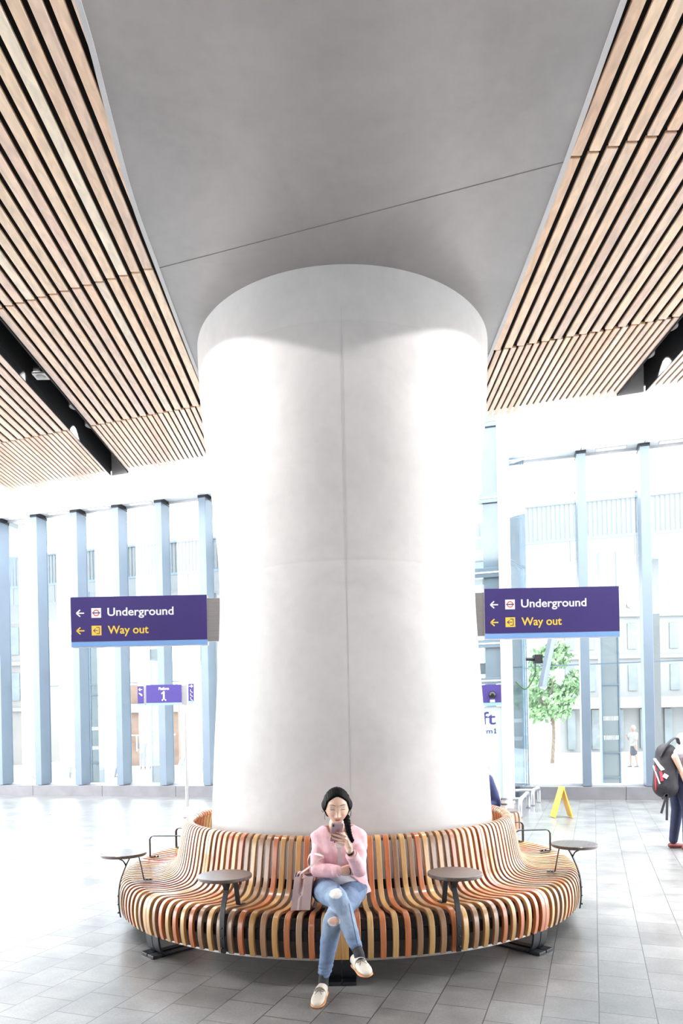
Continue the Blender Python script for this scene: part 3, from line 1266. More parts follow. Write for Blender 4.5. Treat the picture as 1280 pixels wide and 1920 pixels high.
mb = MB().ell(lp(.23, -.10, zz(1303, 935)), (.065, .065, .065))
obj('camera_dome', mb, M['phone_black'], lift, smooth=True)
mb = MB()
lbox(mb, .19, .27, -.075, -.06, zz(1317, 935), zz(1312, 935))
obj('camera_plate', mb, M['w_ink'], lift)
M['frost'] = mat('frosted_panel', (.40, .46, .46), .3, var=.06, scale=1.1)
mb = MB()
lbox(mb, .08, 1.9, -.03, .0, .05, zz(1325))
obj('lettered_panel', mb, M['frost'], lift)


def lift_text(txt, px1, zb, h, wd, ink):
    """right-aligned lettering on the lift front ending at pixel column px1"""
    me = text_mesh(txt, 1.0, 0.0, ink, .006)
    xs = [v.co.x for v in me.vertices]
    mn, mx_ = min(xs), max(xs)
    u_end = LX - (px1 - 640) / FPX * LY
    for v in me.vertices:
        u = (mx_ - v.co.x) / (mx_ - mn) * wd + u_end
        v.co = lp(u, -.034, zb + v.co.y / .72 * h)
    for p_ in me.polygons: p_.use_smooth = False
    return put('lettering', me, lift)


lift_text('Lift', 930, zz(1358), .225, .50, M['navy_ink'])
lift_text('Platform', 923.5, zz(1375), .085, .50, M['navy_ink'])
mb = MB()
uo = LX - (928.5 - 640) / FPX * LY
figure_one(mb, 0, zz(1375), .085, lambda m_, xa, xb, za, zb_: m_.prism([(lp(uo - xa, -.036, 0).x, lp(uo - xa, -.036, 0).y), (lp(uo - xb, -.036, 0).x, lp(uo - xb, -.036, 0).y), (lp(uo - xb, -.03, 0).x, lp(uo - xb, -.03, 0).y), (lp(uo - xa, -.03, 0).x, lp(uo - xa, -.03, 0).y)], za, zb_))
obj('numeral', mb, M['navy_ink'], lift)
# side wall of the lift: glass with a door
mb = MB()
lbox(mb, -.02, .0, .08, 2.2, 2.45, ztop)
obj('side_glass', mb, M['glass'], lift)
for za_, zb_ in ((2.25, 2.45), (4.9, 5.0)):
    mb = MB()
    lbox(mb, -.05, .03, .08, 2.2, za_, zb_)
    obj('side_transom', mb, M['white'], lift)
mb = MB()
lbox(mb, -.03, .0, .45, 1.25, .03, 2.25)
obj('door_leaf', mb, M['glass'], lift)
mb = MB()
lbox(mb, -.06, .03, 1.25, 1.60, 0, 2.25)
lbox(mb, -.06, .03, .38, .45, 0, 2.25)
obj('door_jamb', mb, M['post'], lift, bevel=.01)

# glass return wall between lift and facade corner
mb = MB()
c0 = at(988, 1480, 15.4)
p0, p1 = lp(0, 2.35, 0), V3((c0.x, fy(c0.x) - .1, 0))
mb.prism([(p0.x, p0.y), (p0.x + .03, p0.y), (p1.x + .03, p1.y), (p1.x, p1.y)], .02, 9.5)
struct('window_20', mb, M['glass'])
mb = MB()
mb.box((p1.x, p1.y, 4.8), (.03, .03, 9.5))
mb.box(((p0.x + p1.x) / 2, (p0.y + p1.y) / 2, 5.05), (.03, (p1 - p0).length, .03), rz=atan2(-(p1.x - p0.x), p1.y - p0.y))
struct('trim_60', mb, M['fin'])

# ---- display screen on a bracket beside the lift, seen edge on
tv = empty('display_screen', at(1018, 1245, 12.2), 0, 'tilted flat display screen seen edge on, hung beside the lift under the right sign', 'screen')
pt, pb = at(1030, 1180, 12.2), at(1008, 1288, 12.2)
dv = (pt - pb)
mb = MB()
e1 = V3((.10, 0, .02)); e2 = V3((.30, .80, 0))
vs = [pb, pb + e1 * .8, pb + e1 * .8 + e2, pb + e2, pt, pt + e1 * .8, pt + e1 * .8 + e2, pt + e2]
mb.add(vs, [(0, 3, 2, 1), (4, 5, 6, 7), (0, 1, 5, 4), (1, 2, 6, 5), (2, 3, 7, 6), (3, 0, 4, 7)])
obj('casing', mb, M['fin'], tv, bevel=.008)
q0, q1 = at(1016, 1236, 12.3), at(985, 1236, 12.3)
mb = MB().cyl(q0, q1, .03, n=14)
mb.box(q0 - V3((.08, 0, 0)), (.14, .14, .16))
obj('bracket', mb, M['steel_dark'], tv, bevel=.005)
mb = MB().tube(spline([at(1003, 1245, 12.3), at(1001, 1268, 12.3), at(985, 1292, 12.3), at(966, 1278, 12.3)], 6), .012, n=8)
obj('cable', mb, M['cable'], tv, smooth=True)

# ---- steel hoop barriers
for (xa, ya, xb, yb, h_, lb) in ((975, 1533, 990, 1515, .30, 'low steel hoop barrier in front of the lift door'),
                                 (999, 1511, 1010, 1505, .30, 'low steel hoop barrier near the window corner beyond the lift')):
    Ya = 2080 / (ya + .02 * (xa - 640) - HZ)
    Yb = 2080 / (yb + .02 * (xb - 640) - HZ)
    A, B = at(xa, ya, Ya), at(xb, yb, Yb)
    A.z = B.z = 0
    up = V3((0, 0, h_))
    r = empty('hoop_barrier', (A + B) / 2, 0, lb, 'barrier')
    mb = MB().tube(spline([A, A + up * .8, A + up + (B - A) * .12, A + up + (B - A) * .5, A + up + (B - A) * .88, B + up * .8, B], 5), .038, n=14)
    back = V3((-.35, .05, 0))
    mb.tube([A + up + (B - A) * .15, A + up + back + (B - A) * .15], .03, n=12)
    obj('rail', mb, M['galv'], r, smooth=True)

# ---- wet floor sign
Yw = 11.9
wf = empty('wet_floor_sign', (at(1052, 1533, Yw).x, Yw, 0), 0, 'yellow folding floor sign standing open on the right side of the hall', 'floor sign')
ap = at(1052, 1476, Yw)
for xb in (1036, 1069):
    bt = at(xb, 1531, Yw)
    bt.z = 0.012
    d = (ap - bt).normalized()
    mb = MB()
    mb.tube([bt, ap], 0, flat=(.26, .018), side=(0, 1, 0))
    o = obj('panel', mb, M['yellow'], wf, bevel=.004)
mb = MB().cyl(ap + V3((0, -.12, -.005)), ap + V3((0, .12, -.005)), .022, n=14)
obj('hinge', mb, M['yellow'], wf, smooth=True)

# ---- second slatted bench, its end shows behind the cup
r2 = empty('slatted_bench', (1.75, 9.3, 0), 0, 'second slatted timber bench behind the paper cup, only its curved back end showing', 'bench')
mb = MB()
bp2 = [(0, .80), (.03, .83), (.07, .82), (.10, .76), (.13, .62), (.16, .50), (.22, .45), (.34, .43), (.46, .44), (.53, .42), (.56, .36), (.565, .2)]
bp2 = smooth_path(bp2, 2)
CB = V3((1.9, 9.9, 0))
for i in range(16):
    a = radians(-48 + i * 6.0)
    rad = V3((sin(a), -cos(a), 0)); tn = V3((cos(a), sin(a), 0))
    c = random.choice((YEL, RED, TAN))
    pts = [CB + rad * (.30 + rr * .75) + V3((0, 0, z)) for rr, z in bp2]
    b = len(mb.v)
    mb.tube(pts, 0, flat=(.036, .022), side=tn)
    for k in range(len(mb.t)):
        if mb.t[k] is None: mb.t[k] = c
    for v in mb.v[b:]:
        mb.uv.append((v[0], v[2]))
obj('slats', mb, M['bench'], r2)
mb = MB()
for a in (-30, 0, 30):
    a = radians(a)
    mb.box(CB + V3((sin(a) * .6, -cos(a) * .6, .16)), (.05, .05, .32))
mb.box(CB + V3((0, 0, .30)), (.5, .5, .08))
obj('frame', mb, M['steel_dark'], r2)

# ---- paper cup
pc = bp(129, 2.22, TH0) + V3((.03, .02, 0))
cup = empty('paper_cup', pc, 0, 'white takeaway paper cup with grey lid on the table behind the column', 'cup')
obj('cup_body', MB().lathe([(0, .001), (.028, .001), (.040, .108), (0, .108)], pc, 32), M['cup'], cup, smooth=False)
obj('band', MB().lathe([(.0335, .048), (.0358, .048), (.0375, .068), (.035, .068)], pc, 32, closed=True), M['lid'], cup)
obj('lid', MB().lathe([(0, .106), (.043, .106), (.043, .113), (.038, .116), (.036, .127), (0, .127)], pc, 32), M['lid'], cup)
# ================================================================== THE SEATED WOMAN
def lerp(a, b, t):
    return a + (b - a) * t


def sst(a, b, x):
    t = max(0, min(1, (x - a) / (b - a)))
    return t * t * (3 - 2 * t)


def gau(d, s):
    return exp(-(d / s) ** 2)


HC = at(631.7, 1511, 4.47)                   # centre of her head
HR = Matrix.Rotation(radians(3), 3, 'Z') @ Matrix.Rotation(radians(17), 3, 'X')   # nods forward (towards the phone)
# local head axes: x to the photo's right, -y towards the camera, z up


def face_pt(x, y, z):
    """unit sphere point -> head surface, local metres (front is -y)"""
    f = -y
    low = max(0, -z)
    X = .0790 * x * (1 - .30 * low ** 1.7) * (1 - .05 * max(0, z))
    Y = (.088 if f > 0 else .100) * f
    Z = (.104 if z > 0 else .114) * z
    if f > 0:
        Y *= 1 - .10 * low
        Y += .010 * low * f
        ax = abs(X)
        # sockets, lids, brow, nose, lips, chin, cheeks
        Y -= .0085 * gau(ax - .030, .016) * gau(Z - .018, .013)
        Y += .0050 * gau(ax - .031, .012) * gau(Z - .011, .0075)
        Y += .0020 * gau(ax - .028, .02) * gau(Z - .032, .008)
        t = sst(.022, -.030, Z) * sst(-.052, -.040, Z)
        Y += .0175 * t * gau(X, .0125)
        Y += .0060 * gau(X, .012) * gau(Z + .036, .009)
        Y += .0065 * gau(ax - .0135, .0065) * gau(Z + .039, .0075)
        Y += .0060 * gau(X, .020) * gau(Z + .0605, .0055)
        Y += .0070 * gau(X, .018) * gau(Z + .0700, .0060)
        Y -= .0045 * gau(X, .022) * gau(Z + .0652, .0022)
        Y += .0080 * gau(X, .020) * gau(Z + .098, .016)
        Y += .0055 * gau(ax - .042, .018) * gau(Z + .028, .020)
    return V3((X, -Y, Z))


def grid_sphere(fn, nu=150, nv=130):
    vs, fs = [], []
    vs.append(fn(0, 0, -1))
    for i in range(1, nv):
        t = -pi / 2 + pi * i / nv
        for j in range(nu):
            p = 2 * pi * j / nu
            vs.append(fn(cos(t) * cos(p), cos(t) * sin(p), sin(t)))
    vs.append(fn(0, 0, 1))
    fs = [(0, 1 + (j + 1) % nu, 1 + j) for j in range(nu)]
    for i in range(nv - 2):
        o = 1 + i * nu
        fs += [(o + j, o + (j + 1) % nu, o + nu + (j + 1) % nu, o + nu + j) for j in range(nu)]
    o = 1 + (nv - 2) * nu
    fs += [(o + j, o + (j + 1) % nu, len(vs) - 1) for j in range(nu)]
    return vs, fs


def H(x, y, z):
    return HC + HR @ V3((x, y, z))


# joints
hipR, hipL = at(607, 1668, 4.62), at(664, 1668, 4.62)
hipR.z = hipL.z = .530
kneeR = at(633, 1684, 4.20)
ankR = at(673, 1789, 4.00)
kneeL = at(623, 1727, 4.15)
ankL = at(606, 1838, 4.17)
shR, shL = at(597, 1579, 4.58), at(669, 1578, 4.58)
elR, elL = at(595, 1631, 4.47), at(673, 1630, 4.39)
wrR = at(636, 1634, 4.39)
wrL = at(655.5, 1596, 4.30)
neck0, neck1 = at(631, 1568, 4.60), at(631, 1545, 4.53)

woman = empty('person', (hipR.x * .5 + hipL.x * .5, 4.62, .43), 0,
              'seated person in pink cardigan and ripped jeans looking at a phone', 'person')

# phone plane (needed by the fingers)
PH = [at(621.5, 1543.5, 4.235), at(643.6, 1544.3, 4.235), at(640.6, 1577.6, 4.33), at(618.4, 1577, 4.33)]
phU = (PH[0] - PH[3]).normalized()
phR = ((PH[1] + PH[2]) - (PH[0] + PH[3])).normalized()
phN = phR.cross(phU).normalized()
if phN.y > 0: phN = -phN
phC = (PH[0] + PH[1] + PH[2] + PH[3]) / 4


def ph(px, py, off):
    """point on the phone's back seen at the pixel, lifted off towards the camera"""
    o = V3((0, 0, CAMZ))
    d = at(px, py, 1.0) - o
    t = (phC + phN * off - o).dot(phN) / d.dot(phN)
    return o + d * t


body = MB()
vs, fs = grid_sphere(face_pt)
body.add([HC + HR @ v for v in vs], fs)
for s_ in (-1, 1):                                    # ears
    body.ell(H(s_ * .074, .006, -.008), (.008, .016, .028), HR @ Matrix.Rotation(s_ * radians(18), 3, 'Z'), 16, 12)
body.caps(neck1 + V3((0, .02, 0)), .050, neck0, .053)
body.caps(neck0, (.054, .050), neck0 + V3((0, .0, -.03)), (.08, .055), side=(1, 0, 0))
body.caps(at(603, 1572, 4.58), .038, at(662, 1572, 4.58), .038)   # collar bones and shoulders
body.caps(at(631, 1590, 4.60), (.12, .07), at(634, 1660, 4.66), (.12, .08), side=(1, 0, 0))   # trunk
body.caps(hipR, .06, kneeR, .036)
body.caps(kneeR, .034, ankR, .022)
body.caps(hipL, .06, kneeL, .034)
body.caps(kneeL, .030, ankL, .022)
# arms
body.caps(shR, .040, elR, .033)
body.caps(elR, .033, wrR, (.022, .018), side=(0, 0, 1))
body.caps(shL, .040, elL, .034)
body.caps(elL, .034, wrL, (.021, .019), side=(1, 0, 0))
# her left hand (photo right): palm behind the phone's right edge, fingers across its back
palm0, palm1 = wrL, ph(649, 1578, .010)
body.caps(wrL, (.020, .016), lerp(wrL, palm1, .55) + V3((.003, 0, 0)), (.030, .015), side=(phR * .6 + phU * .8))
body.caps(lerp(wrL, palm1, .5), (.030, .014), ph(648.5, 1577, .012), (.031, .012), side=phU)
F4 = [((648, 1567.5), (642, 1564.2), (634.5, 1560.6), (629.6, 1558.8), .0072),
      ((648.5, 1573.2), (640.5, 1570), (631.5, 1566.8), (623.6, 1564.4), .0076),
      ((648.5, 1579), (640, 1576.6), (630, 1573.4), (621, 1570), .0074),
      ((648.5, 1584.5), (641.5, 1583.2), (634, 1581), (627.2, 1578.2), .0064)]
nails = []
for a, b_, c, d, r in F4:
    p = [ph(*a, .014), ph(*b_, .021), ph(*c, .016), ph(*d, .009)]
    body.caps(p[0], r * 1.18, p[1], r * 1.05, k=6, n=12)
    body.caps(p[1], r * 1.05, p[2], r * .95, k=6, n=12)
    body.caps(p[2], r * .95, p[3], r * .80, k=6, n=12)
    nails.append((p[2], p[3], r))
# thumb along the phone's screen side
tb0, tb1, tb2 = ph(652, 1584, .0), ph(648, 1571, -.010), ph(644, 1562, -.018)
body.caps(tb0, .0115, tb1, .0098, k=6, n=12)
body.caps(tb1, .0098, tb2, .0082, k=6, n=12)
# her right hand, tucked under the other forearm
hd = V3((1, .30, -.02)).normalized()
up = V3((0, -.25, 1)).normalized()
hp = wrR + hd * .045
body.caps(wrR, (.022, .017), hp, (.034, .015), side=up)
body.caps(hp, (.034, .014), hp + hd * .04, (.033, .012), side=up)
for k, (o, l1, l2) in enumerate(((.024, .034, .022), (.008, .038, .026), (-.008, .036, .024), (-.022, .028, .019))):
    b0 = hp + hd * .045 + up * o
    b1 = b0 + hd * l1 + V3((0, .003, 0))
    b2 = b1 + hd * l2 * .9 + V3((0, .012, -.004))
    body.caps(b0, .0085, b1, .0078, k=6, n=12)
    body.caps(b1, .0078, b2, .0066, k=6, n=12)
t0 = wrR + hd * .02 + up * .022
body.caps(t0, .011, t0 + hd * .035 + up * .012, .0095, k=6, n=12)
body.caps(t0 + hd * .035 + up * .012, .0095, t0 + hd * .062 + up * .010, .008, k=6, n=12)

HRi = HR.transposed()
SKIN = (.80, .535, .405)


def skin_tint(co):
    l = HRi @ (V3(co) - HC)
    c = V3(SKIN)
    if l.z > -.115 and l.y < -.02 and abs(l.x) < .075:
        ax = abs(l.x)
        # blush
        c = c.lerp(V3((.80, .42, .34)), .22 * gau(ax - .043, .017) * gau(l.z + .028, .016))
        c = c.lerp(V3((.80, .42, .34)), .25 * gau(ax, .013) * gau(l.z + .036, .010))
        # lips
        lx = ax / .0225
        if lx < 1:
            up_ = .0066 * (1 - lx ** 1.8) - .0012 * gau(ax, .004)
            dn_ = .0088 * (1 - lx ** 2.0)
            zc = l.z + .0652
            if -dn_ < zc < up_:
                c = V3((.50, .17, .17))
            if abs(zc) < .0014:
                c = V3((.22, .06, .06))
        # soft lid crease
        ex = (ax - .0315) / .0165
        if abs(ex) < 1 and .008 < l.z < .019:
            c = c.lerp(V3((.60, .34, .26)), .40 * (1 - ex * ex))
        # nostrils
        if (ax - .0085) ** 2 + (l.z + .0475) ** 2 < .0034 ** 2 and l.y < -.08:
            c = V3((.22, .08, .06))
    return tuple(c)


wbody = fuse('body', body, M['skin'], woman, voxel=.0036, smooth=1, fac=.4, tintf=skin_tint)

mb = MB()
for a, b_, r in nails:
    d = (b_ - a).normalized()
    mb.ell(b_ + phN * (r * .55) + d * .001, (.0052, .0030, .0052), nu=12, nv=8)
obj('nails', mb, M['nail'], woman, smooth=True)
woman_n = bpy.data.objects['nails']
woman_n['label'] = 'dark red fingernails'


# ---- hair
def hair_pt(x, y, z):
    p = face_pt(x, y, z)
    n = V3((x, y, z)).normalized()
    f = -y
    ax = abs(x)
    line = .80 - .62 * ax ** 1.8 - .45 * sst(.72, 1.0, ax)
    m = max(sst(line - .05, line + .05, z), sst(.14, -.10, f))
    if f < .1 and z < -.55: m *= sst(-.85, -.6, z)
    wave = .0015 * sin(ax * 40)
    part = -.006 * gau(x, .05) * (1 if f > 0 else 0) * sst(.5, .8, z)
    roll = .007 * gau(z - .02, .24) * sst(.75, .98, ax) * sst(.5, .0, f)
    return p + n * (lerp(-.014, .0105 + wave + part + roll + .010 * sst(.2, -.6, f), m))


vs, fs = grid_sphere(hair_pt, 140, 110)
hair = MB().add([HC + HR @ v for v in vs], fs)
for s_ in (-1, 1):
    hair.caps(H(s_ * .070, -.014, .045), .008, H(s_ * .072, .006, .012), .009, k=6, n=14)
    hair.caps(H(s_ * .072, .006, .012), .010, H(s_ * .066, .040, -.035), .020, k=6, n=14)
ho = fuse('hair', hair, M['hair'], woman, voxel=.004, smooth=3)
# braid over her shoulder
braid = MB()
BP = spline([H(.050, .060, -.060), at(649.5, 1537, 4.50), at(651.5, 1548, 4.46), at(653.5, 1559, 4.44), at(656.5, 1569, 4.435), at(660.5, 1577, 4.43)], 4)
for i, p in enumerate(BP):
    t = i / (len(BP) - 1)
    r = lerp(.021, .011, t)
    s_ = 1 if i % 2 else -1
    d = (BP[min(i + 1, len(BP) - 1)] - BP[max(i - 1, 0)]).normalized()
    braid.ell(p + V3((s_ * r * .42, -.002, 0)), (r * .80, r * .85, r * 1.0), Matrix.Rotation(s_ * radians(32), 3, 'Y'), 14, 10)
    braid.ell(p, (r * .6, r * .7, r * 1.2), None, 12, 8)
fuse('braid', braid, M['hair'], woman, voxel=.0032, smooth=1)
mb = MB()
for (a, b_, c) in ((H(-.078, -.02, -.01), H(-.092, -.03, -.028), H(-.100, -.02, -.02)), (H(-.076, -.03, -.02), H(-.082, -.045, -.05), H(-.080, -.045, -.075)),
                   (H(.080, -.02, .0), H(.088, -.03, -.03), H(.086, -.04, -.055)), (H(.078, -.03, -.01), H(.082, -.045, -.045), H(.078, -.05, -.07))):
    mb.tube(spline([a, b_, c], 5), .0012, n=6)
obj('loose_strands', mb, M['hair'], woman)


# ---- brows and lashes, hair-thin strokes lying on the face
from mathutils.bvhtree import BVHTree
bm_ = bmesh.new()
bm_.from_mesh(wbody.data)
ftree = BVHTree.FromBMesh(bm_)
bm_.free()


def on_face(x, z, off):
    o = H(x, -.16, z)
    h_ = ftree.ray_cast(o, HR @ V3((0, 1, 0)))
    return h_[0] + h_[1] * off if h_[0] is not None else H(x, -.09, z)


M['brow'] = mat('dark_brow', (.035, .022, .018), .7, var=.1)
brow, lash = MB(), MB()
for s_ in (-1, 1):
    P = [on_face(s_ * x, z, .0006) for x, z in ((.0165, .0345), (.022, .0360), (.030, .0376), (.038, .0374), (.046, .0350), (.051, .0318))]
    brow.tube(spline(P, 4), [.0018] * 8 + [.0017] * 8 + [.0012] * 4 + [.0005], n=8)
    P = [on_face(s_ * x, z, .0005) for x, z in ((.0170, .0070), (.0220, .0088), (.0285, .0092), (.0355, .0080), (.0425, .0062), (.0480, .0070))]
    lash.tube(spline(P, 4), [.0009] * 4 + [.0017] * 12 + [.0013] * 4 + [.0005], n=8)
    P = [on_face(s_ * x, z, .0004) for x, z in ((.0190, .0160), (.0270, .0185), (.0360, .0180), (.0450, .0140))]
    lash.tube(spline(P, 4), .0006, n=6)
obj('eyebrows', brow, M['brow'], woman, smooth=True)
obj('eyelashes', lash, M['hair'], woman, smooth=True)

# ---- clothing
def torso_center(z):
    t = (z - .46) / (.97 - .46)
    x = lerp(-.016, -.036, t)
    y = lerp(4.655, 4.585, t)
    return x, y


TS = [(.452, .185, .130), (.50, .183, .130), (.56, .168, .120), (.62, .158, .112), (.68, .156, .112), (.74, .160, .118), (.80, .166, .120),
      (.86, .172, .108), (.895, .172, .092), (.925, .150, .075), (.950, .105, .064), (.965, .080, .060)]


def torso_r(z):
    for (z0, a0, b0), (z1, a1, b1) in zip(TS, TS[1:]):
        if z <= z1:
            t = max(0, (z - z0) / (z1 - z0))
            return lerp(a0, a1, t), lerp(b0, b1, t)
    return TS[-1][1:]


def gap_half(z):
    """half width of the cardigan's front opening"""
    if z > .80:
        return lerp(.007, .066, sst(.80, .965, z) ** 1.0)
    if z > .70:
        return .0135
    return lerp(.0135, .135, sst(.70, .545, z))


def torso_surface(z, ang, grow):
    cx, cy = torso_center(z)
    a, b_ = torso_r(z)
    a += grow
    b_ += grow
    # ang 0 = front (towards the camera)
    x, y = a * sin(ang), -b_ * cos(ang)
    bust = .020 * gau(abs(x) - .065, .05) * gau(z - .80, .055) if cos(ang) > 0 else 0
    y -= bust
    y -= .004 * sin(z * 62 + x * 24) * gau(z - .56, .08)
    return V3((cx + x, cy + y, z))


card = MB()
nz, na = 60, 72
th = .010
vs, fs = [], []
for i in range(nz + 1):
    z = lerp(.505, .958, i / nz)
    a, b_ = torso_r(z)
    g = gap_half(z)
    a0 = math.asin(min(.95, g / a))
    off = .05 if z < .80 else .0           # opening sits slightly to the photo's left of centre
    for lay in (0, 1):
        for j in range(na + 1):
            an = lerp(a0, 2 * pi - a0, j / na) 
            p = torso_surface(z, an, .014 - lay * th)
            vs.append(p)
W = na + 1
for i in range(nz):
    o, q = i * 2 * W, (i + 1) * 2 * W
    for j in range(na):
        fs.append((o + j, o + j + 1, q + j + 1, q + j))
        fs.append((o + W + j + 1, o + W + j, q + W + j, q + W + j + 1))
    fs.append((o, q, q + W, o + W))
    fs.append((o + na, o + W + na, q + W + na, q + na))
for j in range(na):
    fs.append((j + 1, j, W + j, W + j + 1))
    o = nz * 2 * W
    fs.append((o + j, o + j + 1, o + W + j + 1, o + W + j))
card.add(vs, fs)
# sleeves
so = V3((0, .0, .0))
card.caps(shR + V3((.012, 0, -.004)), .046, lerp(shR, elR, .5) + V3((-.002, 0, 0)), .050)
card.caps(lerp(shR, elR, .5) + V3((-.002, 0, 0)), .049, elR, .043)
card.caps(elR, .044, lerp(elR, wrR, .45) + V3((0, .0, -.002)), .048)
card.caps(lerp(elR, wrR, .45) + V3((0, 0, -.002)), .048, lerp(elR, wrR, .86), .038)
card.caps(shL + V3((-.012, 0, -.004)), .046, lerp(shL, elL, .5) + V3((.004, 0, 0)), .051)
card.caps(lerp(shL, elL, .5) + V3((.004, 0, 0)), .050, elL, .046)
card.caps(elL, .047, lerp(elL, wrL, .45) + V3((.006, 0, -.006)), .046)
card.caps(lerp(elL, wrL, .45) + V3((.006, 0, -.006)), .045, lerp(elL, wrL, .68), .037)
# creases
co_ = fuse('cardigan', card, M['cardigan'], woman, voxel=.0055, smooth=4)
def shift(o, fn):
    vs_ = o.data.vertices
    new = []
    for v in vs_:
        new += (v.co + v.normal * fn(v.co))[:]
    vs_.foreach_set('co', new)
    o.data.update()


def folds(c):                                                  # cloth folds
    d = noise.noise(V3((c.x * 11, c.y * 9, c.z * 16 + c.x * 14)))
    e = noise.noise(V3((c.x * 30 + c.z * 18, c.y * 18, c.z * 14)))
    return .0062 * d + .0030 * e


shift(co_, folds)
# cuffs
mb = MB()
e = (wrL - elL).normalized()
cL = lerp(elL, wrL, .74)
mb.tube([cL - e * .018, cL + e * .016], .0405, n=28)
e = (wrR - elR).normalized()
cR = lerp(elR, wrR, .90)
mb.tube([cR - e * .02, cR + e * .014], .038, n=28)
obj('cuff', mb, M['cardigan'], woman, smooth=True, bevel=.004)

tee = MB()
vs, fs = [], []
nz, na = 46, 64
for i in range(nz + 1):
    z = lerp(.582, .868, i / nz)
    for j in range(na):
        an = 2 * pi * j / na
        p = torso_surface(z, an, .001 + .003 * sst(.66, .59, z))
        if cos(an) > .5 and z > .84: p.z -= .02 * (cos(an) - .5)
        vs.append(p)
for i in range(nz):
    for j in range(na):
        fs.append((i * na + j, i * na + (j + 1) % na, (i + 1) * na + (j + 1) % na, (i + 1) * na + j))
fs += [tuple(range(na - 1, -1, -1)), tuple(range(nz * na, (nz + 1) * na))]
tee.add(vs, fs)
obj('tee_shirt', tee, M['tee'], woman, smooth=True)

# jeans
jn = MB()
cx0, cy0 = torso_center(.5)
jn.caps(V3((cx0 - .065, cy0 + .01, .515)), .096, V3((cx0 + .065, cy0 + .01, .515)), .096)
jn.caps(V3((cx0 - .05, cy0 - .01, .575)), (.09, .088), V3((cx0 + .05, cy0 - .01, .575)), (.09, .088))
midR = lerp(hipR, kneeR, .5) + V3((-.012, 0, .004))
jn.caps(hipR, .088, midR, .082)
jn.caps(midR, .082, kneeR, .062)
calfR = lerp(kneeR, ankR, .35) + V3((.004, .018, -.006))
jn.caps(kneeR, .063, calfR, .055)
jn.caps(calfR, .055, lerp(kneeR, ankR, .70), .044)
jn.caps(lerp(kneeR, ankR, .70), .044, lerp(kneeR, ankR, .84), .040)
midL = lerp(hipL, kneeL, .5)
jn.caps(hipL, .092, midL, .080)
jn.caps(midL, .080, kneeL, .058)
calfL = lerp(kneeL, ankL, .35) + V3((0, .02, 0))
jn.caps(kneeL, .058, calfL, .055)
jn.caps(calfL, .055, lerp(kneeL, ankL, .75), .043)
jn.caps(lerp(kneeL, ankL, .75), .043, lerp(kneeL, ankL, .84), .041)

hole1, hole2 = at(628.3, 1676.8, 4.14), at(626, 1728.5, 4.09)
DEN, DEN2 = V3((.105, .165, .29)), V3((.20, .28, .41))


def jeans_tint(co):
    c = V3(co)
    n = noise.noise(V3((c.x * 9, c.y * 9, c.z * 9))) * .5 + .5
    t = DEN.lerp(DEN2, .25 + .5 * n)
    # worn pale thigh and knee fronts
    for k_ in (kneeR, lerp(hipR, kneeR, .55), lerp(kneeR, ankR, .4), kneeL):
        t = t.lerp(V3((.40, .49, .60)), .50 * gau((c - k_).length, .085))
    if c.z > .545 and c.y > 4.45:
        t = DEN * .8
    # look along the camera ray for the two rips
    pr = V3((640 + (c.x / c.y) * FPX, HZ - (c.z - CAMZ) / c.y * FPX, 0))
    for hx, cc, (rx, ry), col in ((hole1, kneeR, (.032, .022), (.86, .82, .79)), (hole2, kneeL, (.030, .021), (.82, .50, .40))):
        if (c - hx).length < .06:
            dx, dz = (c.x - hx.x) / rx, (c.z - hx.z) / ry
            d = dx * dx + dz * dz + .18 * noise.noise(V3((c.x * 120, c.z * 120, 1)))
            if d < 1:
                return col
            if d < 1.6:
                return (.70, .74, .80)
    return tuple(t)


jo = fuse('jeans', jn, M['jeans'], woman, voxel=.0050, smooth=5, tintf=jeans_tint)
def jfolds(c):
    d = noise.noise(V3((c.x * 10, c.y * 12, c.z * 22)))
    low = sst(.30, .14, c.z) if c.y < 4.4 else 0
    lowR = gau((c - ankR).length, .11)
    return (.0035 * d + .0065 * (low + lowR) * noise.noise(V3((c.x * 14, c.y * 14, c.z * 75))) + .0025 * noise.noise(V3((c.x * 30, c.y * 30, c.z * 40))))


shift(jo, jfolds)
# seams, waistband and fly
mb = MB()
def surf(px, py, Y0, o, off=.004):
    ori = V3((0, 0, CAMZ))
    dr = (at(px, py, 1.0) - ori).normalized()
    ok, loc, nn, _ = o.ray_cast(o.matrix_world.inverted() @ ori, dr)
    return (loc + nn * off) if ok else at(px, py, Y0)


def drape(name, pxs, width, thick, m, o=jo, off=.0015, parent=woman):
    from mathutils.bvhtree import BVHTree
    bm_ = bmesh.new()
    bm_.from_mesh(o.data)
    tree = BVHTree.FromBMesh(bm_)
    bm_.free()
    ori = V3((0, 0, CAMZ))
    P = []
    for px_, py_ in pxs:
        dr = (at(px_, py_, 1.0) - ori).normalized()
        h_ = tree.ray_cast(ori, dr)
        if h_[0] is not None: P.append(h_[0] + h_[1] * off)
    if len(P) < 2: return None
    mb = MB().tube(P, 0, flat=(width, thick), side=(0, 0, 1) if abs(pxs[0][0] - pxs[-1][0]) > abs(pxs[0][1] - pxs[-1][1]) else (1, 0, 0))
    return obj(name, mb, m, parent)


M['denim_dark'] = mat('denim_seam', (.07, .13, .27), .8, var=.2, scale=60)
drape('side_seam', [(653.5 + i * .95, 1694 + i * 4.4) for i in range(22)], .0025, .0015, M['denim_dark'])
drape('fly', [(634, 1654 + i * 1.5) for i in range(8)], .016, .003, M['denim_dark'])
0 and drape('pocket_edge', [(668 - i * 2.4, 1664 - i * 1.6) for i in range(8)], .004, .002, M['denim_dark'])

